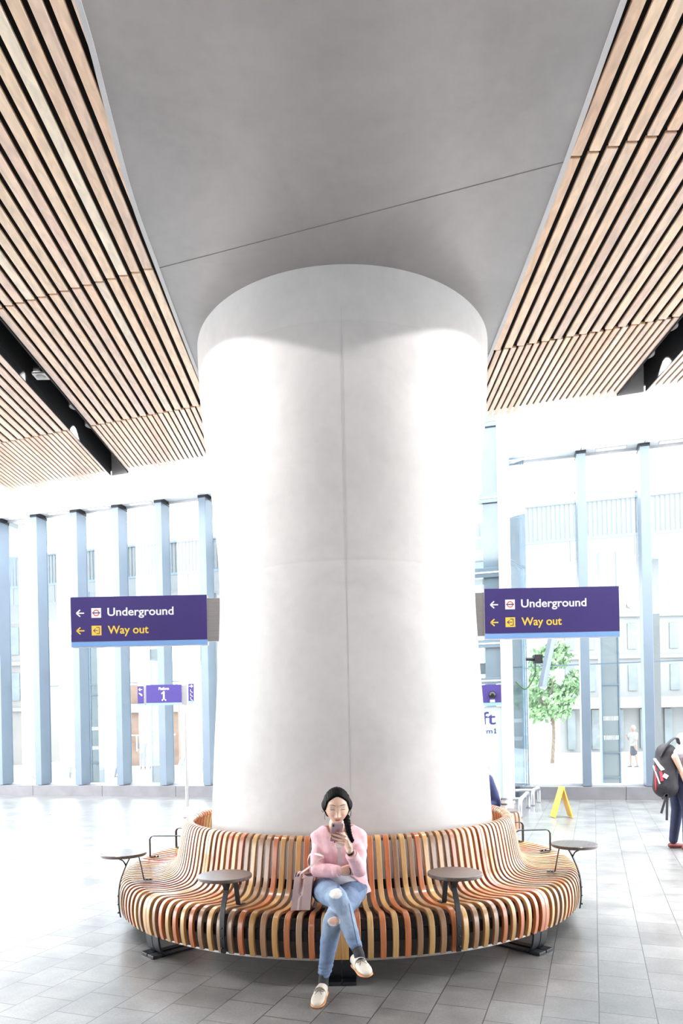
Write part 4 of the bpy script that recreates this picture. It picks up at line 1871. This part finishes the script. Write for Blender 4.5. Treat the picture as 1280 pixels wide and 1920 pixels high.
# bracelet, hair tie, buttons
mb = MB()
e = (wrL - elL).normalized()
c_ = lerp(elL, wrL, .95)
mb.lathe([(r_ * 1.0, z_) for r_, z_ in ((.0225, -.007), (.0245, -.007), (.0245, .007), (.0225, .007))], (0, 0, 0), 32, closed=True)
R_ = e.to_track_quat('Z', 'Y').to_matrix()
mb.v = [tuple(c_ + R_ @ V3(v)) for v in mb.v]
obj('watch_strap', mb, M['phone_black'], woman)
mb = MB()
mb.lathe([(.0225, -.002), (.024, -.002), (.024, .002), (.0225, .002)], (0, 0, 0), 32, closed=True)
c2 = lerp(elL, wrL, .88)
mb.v = [tuple(c2 + R_ @ V3(v)) for v in mb.v]
obj('bracelet', mb, M['gold'], woman)
mb = MB()
e2 = hd
mb.lathe([(.036, -.003), (.039, -.003), (.039, .003), (.036, .003)], (0, 0, 0), 32, closed=True)
R2 = e2.to_track_quat('Z', 'Y').to_matrix()
mb.v = [tuple(hp + hd * .018 + R2 @ V3((v[0] * .98, v[1] * .62, v[2]) if True else v)) for v in mb.v]
obj('hair_tie', mb, M['phone_black'], woman)


# ---- socks and shoes
def shoe(ank, heel, toe, up_, parent, w=.040):
    """heel and toe are points on the sole line"""
    ax = (toe - heel)
    Ls_ = ax.length
    ax.normalize()
    up_ = (up_ - ax * up_.dot(ax)).normalized()
    sd = ax.cross(up_).normalized()
    # stations: t along the sole, half width, top height
    ST = [(0.0, .55, .030), (.04, .70, .060), (.12, .78, .074), (.25, .80, .078), (.38, .82, .076), (.50, .90, .066), (.62, 1.0, .056),
          (.74, 1.04, .046), (.85, .96, .038), (.93, .78, .031), (.98, .50, .024), (1.0, .22, .016)]
    def make(shrink, zb, zt):
        n = 20
        vs = []
        for t, hw, h in ST:
            c = heel + ax * (Ls_ * t)
            for j in range(n):
                a = 2 * pi * j / n
                ca, sa = cos(a), sin(a)
                x = w * hw * shrink * (abs(ca) ** .75) * (1 if ca > 0 else -1)
                if zt is None:
                    z = zb + (h - zb) * .5 * (1 + (abs(sa) ** .8) * (1 if sa > 0 else -1))
                    x *= 1 - .25 * max(0, sa) ** 2
                else:
                    z = zb + (zt - zb) * .5 * (1 + (abs(sa) ** .4) * (1 if sa > 0 else -1))
                vs.append(c + sd * x + up_ * z)
        fs = []
        for i in range(len(ST) - 1):
            fs += [(i * n + j, i * n + (j + 1) % n, (i + 1) * n + (j + 1) % n, (i + 1) * n + j) for j in range(n)]
        fs += [tuple(range(n - 1, -1, -1)), tuple(range((len(ST) - 1) * n, len(ST) * n))]
        return MB().add(vs, fs)
    up = make(1.0, .006, None)
    o = obj('shoe', up, M['shoe'], parent, smooth=True)
    s2 = o.modifiers.new('s', 'SUBSURF'); s2.levels = 1; s2.render_levels = 1
    so_ = make(1.04, -.004, .0075)
    obj('sole', so_, M['sole'], o, smooth=True)
    # strap across the instep and a small bow
    P = []
    for j in range(13):
        a = pi * j / 12
        t = .44
        P.append(heel + ax * (Ls_ * t) + sd * (w * .93 * cos(a)) + up_ * (.020 + .056 * sin(a) ** .8))
    obj('strap', MB().tube(P, 0, flat=(.042, .004), side=ax), M['shoe'], o, bevel=.001)
    c = heel + ax * (Ls_ * .58) + up_ * .0640
    mb = MB()
    for s_ in (-1, 1):
        mb.tube(spline([c, c + sd * (s_ * .012) + ax * .010 + up_ * -.002, c + sd * (s_ * .026) + ax * .004 - up_ * .006, c + sd * (s_ * .020) - ax * .006 - up_ * .001, c], 4), .0019, n=6)
        mb.tube(spline([c, c + sd * (s_ * .012) + ax * .022 - up_ * .006, c + sd * (s_ * .020) + ax * .034 - up_ * .014], 4), .0017, n=6)
    mb.ell(c, (.004, .004, .004), nu=10, nv=6)
    obj('bow', mb, M['lace'], o)
    return o


toeL = at(591.5, 1880, 3.965); toeL.z = .006
heelL = V3((ankL.x + .006, ankL.y + .045, .006))
heelL = toeL + (heelL - toeL).normalized() * .245
shoe(ankL, heelL, toeL, V3((0, 0, 1)), woman)
ankR2 = ankR + V3((.012, -.006, -.045))
toeR = at(691, 1831, 3.86)
heelR = ankR + V3((-.010, .035, -.085))
heelR = toeR + (heelR - toeR).normalized() * .235
shoe(ankR, heelR, toeR, V3((.05, -.55, 1)), woman)
for a_, k_, dn in ((ankL, kneeL, V3((-.002, .0, -.050))), (ankR, kneeR, V3((.010, -.012, -.060)))):
    mb = MB().caps(lerp(a_, k_, .14), .031, a_, .031)
    mb.caps(a_, .031, a_ + dn, .032)
    fuse('sock', mb, M['sock'], woman, voxel=.005, smooth=2)

# ---- the phone
phone = empty('phone', phC, 0, 'rose gold smartphone held up in front of her chin', 'phone')
pw, phh = .0735, (PH[0] - PH[3]).length
Rp = Matrix((phR, phN, phU)).transposed()
ctr = phC + phN * -.0005
def pbox(cx_, cz_, sx, sz, y0, t):
    return MB().box(ctr + Rp @ V3((cx_, y0, cz_)), (sx, t, sz), R=Rp)
obj('frame', pbox(0, 0, pw, phh, 0, .0075), M['phone_edge'], phone, bevel=.0035, seg=3)
obj('back_panel', pbox(0, 0, pw - .004, phh - .004, .0038, .001), M['phone'], phone, bevel=.0004)
obj('screen', pbox(0, 0, pw - .004, phh - .004, -.0040, .001), M['phone_black'], phone)
mb = pbox(-.024, phh / 2 - .016, .010, .022, .0047, .0015)
obj('camera_bump', mb, M['phone_black'], phone, bevel=.0006)

# ---- the handbag
bg_ = at(562, 1707, 4.46)
bag = empty('handbag', (bg_.x, 4.55, .43), 0, 'dusty mauve leather tote bag standing on the bench to the left of the seated person', 'handbag')
bx0, bx1 = at(544.5, 1707, 4.455).x, at(581, 1707, 4.455).x
tx0, tx1 = at(551.5, 1646, 4.45).x, at(586, 1645, 4.45).x
zb0, zt0 = .437, at(560, 1645, 4.45).z
bd = .20
mb = MB()
N_ = 14
rows = []
for i in range(N_ + 1):
    t = i / N_
    xa, xb = lerp(bx0, tx0, t), lerp(bx1, tx1, t)
    yc = 4.455 + .012 * t
    z = lerp(zb0, zt0, t) 
    dpt = lerp(bd, bd * .86, t)
    xm = lerp(xa, xb, .42)
    fold = .052 * sst(.30, 1.0, t)
    pinch = .010 * sst(.3, 1, t)
    ring = [(xa, yc), (lerp(xa, xm, .75), yc + .004), (xm, yc + fold), (lerp(xm, xb, .22), yc + .004), (xb, yc + .002), (xb + .006, yc + dpt * .5),
            (xb, yc + dpt), (xm, yc + dpt - fold), (xa, yc + dpt), (xa - .004, yc + dpt * .5)]
    rows.append([V3((x, y, z)) for x, y in ring])
n = len(rows[0])
vs = [p for r_ in rows for p in r_]
fs = [(i * n + j, i * n + (j + 1) % n, (i + 1) * n + (j + 1) % n, (i + 1) * n + j) for i in range(N_) for j in range(n)]
fs.append(tuple(range(n - 1, -1, -1)))
mb.add(vs, fs)
o = obj('bag_body', mb, M['bag'], bag, smooth=False)
sd_ = o.modifiers.new('t', 'SOLIDIFY'); sd_.thickness = .004; sd_.offset = -1
bv = o.modifiers.new('b', 'BEVEL'); bv.width = .004; bv.segments = 2; bv.limit_method = 'ANGLE'; bv.angle_limit = radians(30)
mb = MB()
cxm = sum(p.x for p in rows[-1]) / n
inn = [V3((lerp(cxm, p.x, .93), lerp(4.555, p.y, .93), zt0 - .012)) for p in rows[-1]]
mb.add(inn, [tuple(range(n))])
obj('lining', mb, M['bag_in'], bag)
mb = MB().ell((lerp(tx0, tx1, .46), 4.463, zt0 - .008), (.006, .003, .006), nu=12, nv=8)
obj('stud', mb, M['gold'], bag)
hx = tx1 - .018
P = spline([V3((tx0 + .03, 4.50, zt0 - .02)), at(564, 1638, 4.46), at(574, 1630, 4.42), at(586, 1621, 4.40), at(597, 1612, 4.395), at(606, 1607, 4.40), at(600, 1603, 4.42), at(588, 1601, 4.50), at(580, 1604, 4.56), at(577, 1620, 4.60), V3((tx1 - .01, 4.62, zt0 - .02))], 6)
obj('handle', MB().tube(P, 0, flat=(.011, .004), side=(0, .3, 1)), M['bag'], bag)
P = spline([V3((tx1 - .02, 4.50, zt0 - .02)), at(570, 1641, 4.47), at(563, 1634, 4.46), at(556, 1642, 4.47), V3((tx0 + .02, 4.475, zt0 - .02))], 5)
obj('handle', MB().tube(P, 0, flat=(.012, .004), side=(0, 1, .2)), M['bag'], bag)


# ================================================================== OTHER PEOPLE
def figure(name, pos, h, face, label, shirt, trousers, hairc, stride=.18, arms='down', group=None, vox=.02, skirt=False, lean=0.0, bare_legs=False,
           armsb=None, shoes=(.05, .04, .04), long_hair=False):
    """a clothed standing or walking person; face = heading in degrees (0 looks away from the camera)"""
    r = empty(name, pos, 0, label, 'person', group)
    a = radians(face)
    F = V3((sin(a), cos(a), 0)); S = V3((cos(a), -sin(a), 0)); U = V3((0, 0, 1))
    P = lambda f, s_, z: V3(pos) + F * (f * h) + S * (s_ * h) + U * (z * h)
    lf = lambda z: lean * max(0, z - .5)
    hipz, knz, anz = .51, .28, .045
    ft = [(stride * .5, .055), (-stride * .5, -.055)]
    mS = mat(label[:20] + 's', shirt, .8, var=.06, scale=12)
    mT = mat(label[:20] + 't', trousers, .8, var=.08, scale=12)
    mH = mat(label[:20] + 'h', hairc, .6, var=.2, scale=30)
    mF = mat(label[:20] + 'f', shoes, .5, var=.1)
    b = MB()
    hd_ = P(lf(.93) + .012, 0, .935)
    b.ell(hd_, (.050 * h * .88, .058 * h, .067 * h), Matrix.Rotation(-a, 3, 'Z'), 20, 14)
    b.caps(hd_ + F * (.052 * h) - U * (.008 * h), .007 * h, hd_ + F * (.058 * h) - U * (.014 * h), .007 * h, k=5, n=10)
    for s_ in (-1, 1): b.ell(hd_ + S * (s_ * .045 * h), (.008 * h, .01 * h, .016 * h), None, 10, 8)
    b.caps(P(lf(.88), 0, .90), .028 * h, P(lf(.83), 0, .82), .034 * h)
    b.caps(P(lf(.80), 0, .79), (.085 * h, .05 * h), P(0, 0, .54), (.075 * h, .05 * h), side=S)
    for f_, s_ in ft:
        b.caps(P(0, s_, hipz), .045 * h, P(f_ * .55 + .02, s_, knz), .030 * h)
        b.caps(P(f_ * .55 + .02, s_, knz), .030 * h, P(f_, s_, anz), .018 * h)
        b.caps(P(f_ - .015, s_, .022), .016 * h, P(f_ + .07, s_, .016), .014 * h)
    AR = {'down': [((.02, .125, .64), (.03, .13, .50)), ((-.02, -.125, .64), (-.0, -.13, .50))],
          'swing': [((-.05, .12, .64), (-.02, .125, .52)), ((.05, -.12, .65), (.12, -.11, .54))],
          'up': [((.05, .12, .66), (.14, .07, .76)), ((.03, -.12, .65), (.10, -.09, .60))],
          'pocket': [((-.125, .13, .675), (-.045, .12, .56)), ((.07, -.12, .70), (.15, -.02, .70))]}[arms]
    for k, (e_, w_) in enumerate(AR):
        sg = 1 if k == 0 else -1
        sh_ = P(lf(.80), sg * .098, .80)
        el_ = P(e_[0] + lf(e_[2]), e_[1], e_[2]); wr_ = P(w_[0] + lf(w_[2]), w_[1], w_[2])
        b.caps(sh_, .030 * h, el_, .023 * h)
        b.caps(el_, .023 * h, wr_, .014 * h)
        d = (wr_ - el_).normalized()
        b.caps(wr_, (.020 * h, .011 * h), wr_ + d * (.045 * h), (.020 * h, .009 * h), side=F)
        if vox < .014:
            for q in range(4):
                o_ = (q - 1.5) * .011 * h
                b.caps(wr_ + d * (.045 * h) + F * o_, .0055 * h, wr_ + d * (.085 * h) + F * o_ + U * (-.004 * h), .0045 * h, k=5, n=10)
            b.caps(wr_ + d * (.015 * h) + F * (.02 * h), .006 * h, wr_ + d * (.05 * h) + F * (.035 * h), .005 * h, k=5, n=10)
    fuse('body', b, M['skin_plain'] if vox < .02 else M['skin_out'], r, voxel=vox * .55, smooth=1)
    c = MB()
    c.caps(P(lf(.80), 0, .79), (.105 * h, .058 * h), P(lf(.66), 0, .66), (.090 * h, .062 * h), side=S)
    c.caps(P(lf(.66), 0, .66), (.090 * h, .062 * h), P(.0, 0, .525), (.090 * h, .064 * h), side=S)
    for k, (e_, w_) in enumerate(AR):
        sg = 1 if k == 0 else -1
        c.caps(P(lf(.80), sg * .098, .80), .038 * h, lerp(P(lf(.80), sg * .098, .80), P(e_[0] + lf(e_[2]), e_[1], e_[2]), .80), .037 * h)
    fuse('shirt', c, mS, r, voxel=vox * .6, smooth=2)
    t = MB()
    if skirt:
        t.caps(P(0, 0, .53), (.080 * h, .060 * h), P(0, 0, .34), (.098 * h, .075 * h), side=S)
    else:
        t.caps(P(0, -.03, .52), .062 * h, P(0, .03, .52), .062 * h)
        for f_, s_ in ft:
            t.caps(P(0, s_ * .9, .50), .056 * h, P(f_ * .55 + .02, s_, knz), .040 * h)
            t.caps(P(f_ * .55 + .02, s_, knz), .040 * h, P(f_, s_, .06), .030 * h)
    fuse('skirt' if skirt else 'trousers', t, mT, r, voxel=vox * .6, smooth=2)
    g = MB()
    g.ell(hd_ - F * (.012 * h) + U * (.014 * h), (.054 * h, .058 * h, .062 * h), Matrix.Rotation(-a, 3, 'Z'), 18, 12)
    if long_hair: g.caps(hd_ - F * (.045 * h), .03 * h, hd_ - F * (.055 * h) - U * (.10 * h), .025 * h)
    fuse('hair', g, mH, r, voxel=vox * .6, smooth=1)
    for f_, s_ in ft:
        s2 = MB().caps(P(f_ - .02, s_, .020), (.024 * h, .019 * h), P(f_ + .075, s_, .016), (.024 * h, .015 * h), side=S)
        obj('shoe', s2, mF, r, smooth=True)
    return r, P


M['skin_plain'] = mat('plain_skin', (.76, .50, .38), .5, var=.03, scale=20)
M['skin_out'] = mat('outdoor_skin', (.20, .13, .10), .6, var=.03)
M['pack'] = mat('black_backpack_cloth', (.018, .017, .022), .7, var=.3, scale=20, bump=.2, bscale=200)
M['pack_red'] = mat('red_piping', (.60, .03, .06), .6, var=.1)
M['pack_white'] = mat('white_backpack_panel', (.75, .75, .76), .6, var=.04)

# walking man with a backpack at the right edge
mp = V3((4.22, 8.7, 0))
man, MP = figure('person', mp, 1.74, 92, 'walking person at the right edge in pale shirt and navy trousers', (.46, .41, .46), (.014, .020, .055),
                 (.06, .04, .03), stride=.05, arms='pocket', vox=.013, lean=.24, shoes=(.16, .03, .03))
pk = empty('backpack', at(1243, 1485, 8.66), 0, 'black backpack with red piping and white panel on the walking person', 'backpack')
b0, b1 = at(1247, 1474, 8.62), at(1248, 1412, 8.62)
mb = MB()
mb.caps(b0, (.155, .15), b1, (.125, .12), side=(1, 0, .25))
mb.caps(b0 + V3((-.06, -.02, .02)), (.10, .12), lerp(b0, b1, .45) + V3((-.06, -.02, 0)), (.09, .11), side=(1, 0, .25))
bo = fuse('pack_body', mb, M['pack'], pk, voxel=.012, smooth=3)
def padd(name, pxs, w_, t_, m, off=.006):
    drape(name, pxs, w_, t_, m, o=bo, off=off, parent=pk)
drape('red_piping', [(1229 + .1 * i * i * .1, 1436 + i * 5) for i in range(10)], .014, .012, M['pack_red'], o=bo, off=.006, parent=pk)
drape('red_tab', [(1238.5 + i * .35, 1446 + i * 2.6) for i in range(8)], .030, .008, M['pack_red'], o=bo, off=.008, parent=pk)
drape('white_panel', [(1226.5 + i * 2.2, 1419 + i * 3.6) for i in range(8)], .045, .010, M['pack_white'], o=bo, off=.008, parent=pk)
drape('white_patch', [(1243 + i * 1.5, 1453 + i * .9) for i in range(6)], .05, .008, M['pack_white'], o=bo, off=.008, parent=pk)
drape('white_edge', [(1225.5 + i * 1.4, 1436 + i * 4.2) for i in range(9)], .012, .01, M['pack_white'], o=bo, off=.008, parent=pk)
mb = MB()
mb.tube(spline([at(1237, 1418, 8.55), at(1246, 1402, 8.52), at(1258, 1388, 8.55), at(1268, 1384, 8.6), at(1272, 1395, 8.7)], 5), 0, flat=(.055, .012), side=(0, 1, 0))
obj('strap', mb, M['pack'], pk)
for pts in ([(1251, 1486), (1250, 1510), (1249.5, 1538)], [(1249, 1490), (1244, 1508), (1239, 1525)], [(1250, 1489), (1245, 1493), (1240.5, 1498)]):
    obj('loose_strap', MB().tube(spline([at(x, y, 8.5) for x, y in pts], 4), 0, flat=(.028, .006), side=(1, 0, 0)), M['pack'], pk)
wt = MP(.15 + .16 * .2, -.02, .70)
obj('wristwatch', MB().cyl(wt + V3((-.012, 0, 0)), wt + V3((.012, 0, 0)), .031, n=20), M['pack_white'], man)

# person beyond the column, elbow on the table with the cup
sb = V3((1.50, 7.86, .0))
sit = empty('person', (1.45, 7.80, .43), 0, 'person in a navy top hidden behind the column, elbow beside the paper cup', 'person')
mN = mat('navy_top', (.045, .06, .17), .85, var=.1, scale=20)
els = at(931, 1504, 7.80); els.z = TH0 + .052
shs = at(914, 1462, 7.78)
b = MB()
hds = at(900.5, 1428, 7.80)
b.ell(hds, (.08, .10, .115), None, 20, 14)
b.caps(hds - V3((.0, 0, .08)), .05, hds - V3((.02, 0, .22)), .055)
b.caps(shs + V3((-.17, .04, -.06)), (.13, .08), V3((shs.x - .17, 7.86, .52)), (.13, .10), side=(1, 0, 0))
b.caps(shs, .045, els, .038)
b.caps(els, .036, els + V3((-.17, -.12, .0)), .028)
wr_ = els + V3((-.17, -.12, .0))
b.caps(wr_, (.03, .016), wr_ + V3((-.05, -.03, .01)), (.03, .014), side=(0, 0, 1))
for q in range(4):
    o_ = V3((0, 0, (q - 1.5) * .016))
    b.caps(wr_ + V3((-.06, -.04, .01)) + o_, .008, wr_ + V3((-.115, -.06, .0)) + o_, .007, k=5, n=10)
b.caps(wr_ + V3((-.03, -.01, .02)), .009, wr_ + V3((-.08, -.03, .05)), .008, k=5, n=10)
for s_ in (0, .16):
    b.caps(V3((shs.x - .26 + s_, 7.9, .50)), .07, V3((shs.x - .14 + s_, 8.32, .50)), .05)
    b.caps(V3((shs.x - .14 + s_, 8.32, .50)), .05, V3((shs.x - .12 + s_, 8.36, .06)), .03)
    b.caps(V3((shs.x - .12 + s_, 8.34, .035)), .03, V3((shs.x - .10 + s_, 8.50, .03)), .025)
fuse('body', b, M['skin_plain'], sit, voxel=.011, smooth=1)
c = MB()
c.caps(shs + V3((-.17, .04, -.06)), (.17, .11), V3((shs.x - .17, 7.86, .54)), (.17, .13), side=(1, 0, 0))
c.caps(shs, .062, lerp(shs, els, .6), .062)
c.caps(lerp(shs, els, .6), .062, els, .050)
c.caps(els, .048, els + V3((-.14, -.10, .0)), .040)
fuse('top', c, mN, sit, voxel=.011, smooth=3)
t = MB()
for s_ in (0, .16):
    t.caps(V3((shs.x - .26 + s_, 7.9, .53)), .085, V3((shs.x - .14 + s_, 8.32, .51)), .065)
    t.caps(V3((shs.x - .14 + s_, 8.32, .50)), .06, V3((shs.x - .12 + s_, 8.36, .12)), .045)
fuse('trousers', t, mN, sit, voxel=.012, smooth=2)
g = MB().ell(hds + V3((-.005, .01, .02)), (.092, .112, .118), None, 18, 12)
g.caps(hds + V3((.03, .0, -.02)), .05, hds + V3((.070, -.02, -.075)), .022)
fuse('hair', g, mat('brown_hair', (.10, .065, .045), .6, var=.3, scale=40), sit, voxel=.01, smooth=1)


# passers-by outside
def gpos(px, py, Y=30.0):
    p = at(px, py, Y)
    return V3((p.x, p.y, -.32))


figure('person', gpos(66, 1457), 1.78, 100, 'person outside in pale shirt and light blue jeans, walking at the far left', (.15, .17, .19), (.075, .10, .15), (.18, .14, .11), .20, 'down', vox=.03)
figure('person', gpos(138, 1453), 1.72, -10, 'person outside in a pink top and slate trousers, left of the platform sign', (.17, .055, .10), (.03, .035, .05), (.09, .06, .05), .26, 'swing', vox=.03)
figure('person', gpos(223, 1452), 1.68, 60, 'person outside in a blue grey top partly behind a window fin', (.08, .10, .14), (.05, .06, .08), (.10, .08, .07), .16, 'down', vox=.03)
figure('person', gpos(2, 1458), 1.70, 60, 'person outside cut off by the left frame edge, in blue', (.06, .08, .13), (.05, .05, .07), (.10, .08, .07), .16, 'down', vox=.03)
figure('person', gpos(268, 1420, 36), 1.70, 180, 'person in a dark top standing outside before the cafe front', (.07, .065, .07), (.05, .05, .06), (.08, .06, .05), .04, 'down', vox=.035)
figure('person', gpos(285, 1420, 36), 1.66, 160, 'person in a pale top standing at the outside railing, right of a darker figure', (.17, .16, .16), (.08, .08, .09), (.12, .08, .06), .04, 'down', vox=.035)
figure('person', gpos(1188, 1438, 30.0), 1.80, 250, 'person outside in a white top and dark skirt between the right window fins', (.20, .20, .20), (.035, .04, .05), (.35, .28, .2), .10, 'up', vox=.03, skirt=True)

# ================================================================== OUTSIDE
# buildings far beyond the glass
def facade(name, x0, x1, y, z1, depth, label, rows, cols, wmat, base=-.32, zlo=3.2, win=(.55, .6)):
    r = empty(name, ((x0 + x1) / 2, y, base), 0, label, 'building')
    obj('wall', MB().box(((x0 + x1) / 2, y + depth / 2, (z1 + base) / 2), (x1 - x0, depth, z1 - base)), wmat, r)
    cw = (x1 - x0) / cols
    rh = (z1 - zlo) / rows
    for i in range(rows):
        for j in range(cols):
            cx_ = x0 + cw * (j + .5)
            cz_ = zlo + rh * (i + .5)
            obj('window', MB().box((cx_, y - .03, cz_), (cw * win[0], .08, rh * win[1])), M['glaze'], r)
    mb = MB()
    for i in range(rows + 1):
        mb.box(((x0 + x1) / 2, y - .12, zlo + rh * i), (x1 - x0 + .2, .30, .22))
    obj('ledge', mb, M['stone'], r)
    return r


b1 = facade('building', 14.5, 27.0, 46, 17, 14, 'tall pale stone building with window rows outside at the far right', 5, 9, M['stone'], win=(.42, .62))
obj('canopy_band', MB().box((20.7, 45.2, 2.9), (12.8, 1.8, .7)), M['stone2'], b1)
mb = MB()
for j in range(8):
    mb.box((15.2 + j * 1.6, 45.9, 1.2), (.5, .2, 2.6))
obj('shop_window', mb, M['glaze'], b1)
b2 = facade('building', -24.5, -20.0, 44, 9, 8, 'cream building with arched shop front outside at the far left', 2, 3, M['stone2'])
cf = empty('cafe_front', (-11.0, 40, -.32), 0, 'warm brown cafe front outside behind the platform sign', 'building')
obj('wall', MB().box((-11.0, 42, 2.0), (3.2, 4, 4.7)), M['brick'], cf)
obj('fascia', MB().box((-11.0, 39.9, 3.0), (3.2, .3, .5)), M['stone'], cf)
mb = MB()
for i in range(9):
    mb.box((-12.4 + i * .35, 39.6, 1.0), (.05, .05, .9))
mb.box((-11.0, 39.6, 1.45), (3.0, .06, .06))
obj('railing', mb, M['white'], cf)
obj('warm_lamp', MB().box((-10.8, 39.85, 1.95), (.7, .1, .12)), mat('warm_lamp', (.9, .5, .2), .5, emit=((1, .45, .12), 2.5)), cf)

# tree beyond the right windows
def tree(name, base, h, rad, label, seed):
    rnd = random.Random(seed)
    r = empty(name, base, 0, label, 'tree')
    mb = MB()
    mb.tube(spline([V3(base), V3(base) + V3((.1, 0, h * .3)), V3(base) + V3((0, .1, h * .55))], 4), [.10, .095, .09, .085, .08, .075, .07, .06, .05], n=10)
    for k in range(7):
        a = k * 2 * pi / 7
        s = V3(base) + V3((0, 0, h * (.34 + .03 * k)))
        mb.tube([s, s + V3((cos(a) * rad * .35, sin(a) * rad * .35, h * .14)), s + V3((cos(a) * rad * .7, sin(a) * rad * .7, h * .24))], [.07, .05, .02], n=7)
    obj('trunk', mb, M['bark'], r, smooth=True)
    mb = MB()
    clumps = []
    for k in range(46):
        a, u = rnd.random() * 2 * pi, rnd.uniform(-.7, 1)
        q = sqrt(max(0, 1 - u * u)) * rnd.uniform(.35, 1)
        clumps.append((V3(base) + V3((cos(a) * q * rad, sin(a) * q * rad, h * .66 + u * h * .34)), rnd.uniform(.35, .75) * rad * .42))
    for c, cr in clumps:
        for _ in range(75):
            d = V3((rnd.gauss(0, 1), rnd.gauss(0, 1), rnd.gauss(0, .8))).normalized() * (cr * rnd.uniform(.5, 1.05))
            p = c + d
            n_ = V3((rnd.gauss(0, 1), rnd.gauss(0, 1), rnd.gauss(0, 1))).normalized()
            t1 = n_.orthogonal().normalized(); t2 = n_.cross(t1)
            s = rnd.uniform(.09, .17)
            mb.add([p - t1 * s, p + t2 * s * .55, p + t1 * s, p - t2 * s * .55], [(0, 1, 2, 3)])
    obj('crown', mb, M['leaf'], r)
    return r


tb_ = at(1035, 1430, 34)
tree('tree', (tb_.x, 34, -.32), 5.6, 1.75, 'leafy green tree outside beyond the window, right of the lift', 3)

# framed glass blades standing outside the window wall
M['blade'] = mat('greenish_glass_blade', (.21, .225, .225), .25, var=.05, scale=1.5)
GB = 'glass blades standing outside the window wall'
for (xa, xb, Yo, lb) in ((1128, 1160, 17.0, 'tall framed glass blade outside between the two right window fins'),
                         (1236, 1262, 17.0, None),
                         (173, 196, 20.5, 'tall framed glass blade outside, behind the left direction sign'),
                         (286, 311, 20.5, 'tall framed glass blade outside, behind the platform sign'),
                         (381, 396, 20.5, 'tall framed glass blade outside, next to the left edge of the column')):
    if lb is None: continue
    A, B = at(xa, 1400, Yo), at(xb, 1400, Yo)
    r = empty('glass_blade', ((A.x + B.x) / 2, Yo, -.32), 0, lb, 'glass panel', GB)
    w_ = B.x - A.x
    cx_ = (A.x + B.x) / 2
    obj('pane', MB().box((cx_, Yo, 2.76), (w_ - .04, .12, 6.0)), M['blade'], r)
    for x_ in (A.x, B.x):
        obj('edge', MB().box((x_, Yo, 2.76), (.035, .16, 6.04)), M['fin'], r)
    for py_ in (1287, 1414, 1460):
        obj('rail', MB().box((cx_, Yo - .01, at(1000, py_, Yo).z), (w_, .16, .03)), M['fin'], r)
    mb = MB()
    for i in range(9):
        for py_ in (1347, 1383):
            mb.box((A.x + w_ * (i + 1) / 10, Yo - .065, at(1140, py_, Yo).z), (w_ * .05, .006, .10))
    obj('dots', mb, M['white'], r)
# thin glazing rail running outside
mb = MB()
for X0, X1 in ((-11, -3), (3.7, 8.8)):
    cbox(mb, X0, X1, -1.2, -1.17, 3.02, 3.05)
struct('trim_70', mb, M['fin'])
# arched bicycle rack by the post
ar = empty('bike_rack', at(348, 1450, 26), 0, 'grey arched rack with a purple band outside, behind the steel post', 'rack')
ca = at(349, 1437, 26)
mb = MB()
P = [ca + V3((cos(t) * .24, 0, sin(t) * .30)) for t in [pi * i / 14 for i in range(15)]]
mb.tube(P, .06, n=10)
obj('hoop', mb, M['galv'], ar, smooth=True)
obj('panel', MB().box(ca + V3((0, .15, -.05)), (.54, .05, .66)), mat('grey_poster', (.35, .37, .40), .6, var=.3, scale=4), ar)
obj('band', MB().box(ca + V3((0, -.08, .25)), (.12, .10, .20)), M['purple'], ar)

# ================================================================== LIGHT
w = bpy.data.worlds.new('World')
SC.world = w
w.use_nodes = True
nt = w.node_tree
bg = nt.nodes['Background']
bg.inputs[0].default_value = (.93, .965, 1, 1)
bg.inputs[1].default_value = 7.0


def spot(name, loc, target, power, size, blend, radius=.04, color=(1, .97, .93)):
    l = bpy.data.lights.new(name, 'SPOT')
    l.energy = power
    l.spot_size = radians(size)
    l.spot_blend = blend
    l.shadow_soft_size = radius
    l.color = color
    o = bpy.data.objects.new(name, l)
    COL.objects.link(o)
    o.location = loc
    d = V3(target) - V3(loc)
    o.rotation_euler = d.to_track_quat('-Z', 'Y').to_euler()
    return o


for yy in (4.4, 6.6, 7.8):  # spots added along the troughs to brighten side floors and bounce onto slats
    for xx in (-2.81, 3.02):
        spot('added_trough_spot', (xx, yy, ZS + .15), (xx + (-1.7 if xx < 0 else 1.7), yy, 0), 1000, 74, .5)

for xx, yy, sg in ((-2.81, 4.45, -1), (3.02, 4.40, 1)):
    a = radians(60)
    tgt = V3((CX + sg * 1.25 * sin(a), CY - 1.25 * cos(a), 2.62))
    spot('column_wash', (xx, yy, ZS - .03), tgt, 230, 80, .05, radius=.03, color=(1, .985, .97))

# ================================================================== CAMERA
cam = bpy.data.cameras.new('Camera')
co = bpy.data.objects.new('Camera', cam)
COL.objects.link(co)
cam.sensor_fit = 'HORIZONTAL'
cam.sensor_width = 36
cam.lens = FPX / 1280 * 36
cam.shift_y = (HZ - 960) / 1280
cam.shift_x = 0
co.location = (0, 0, CAMZ)
co.rotation_euler = (Matrix.Rotation(radians(90), 3, 'X') @ Matrix.Rotation(-ROLL, 3, 'Z')).to_euler()
cam.clip_end = 500
SC.camera = co
SC.view_settings.view_transform = 'Standard'
SC.view_settings.look = 'None'
SC.view_settings.exposure = 0.22
SC.view_settings.gamma = 1
SC.view_settings.use_curve_mapping = False
SC.cycles.max_bounces = 8
SC.cycles.diffuse_bounces = 5
SC.cycles.transparent_max_bounces = 16
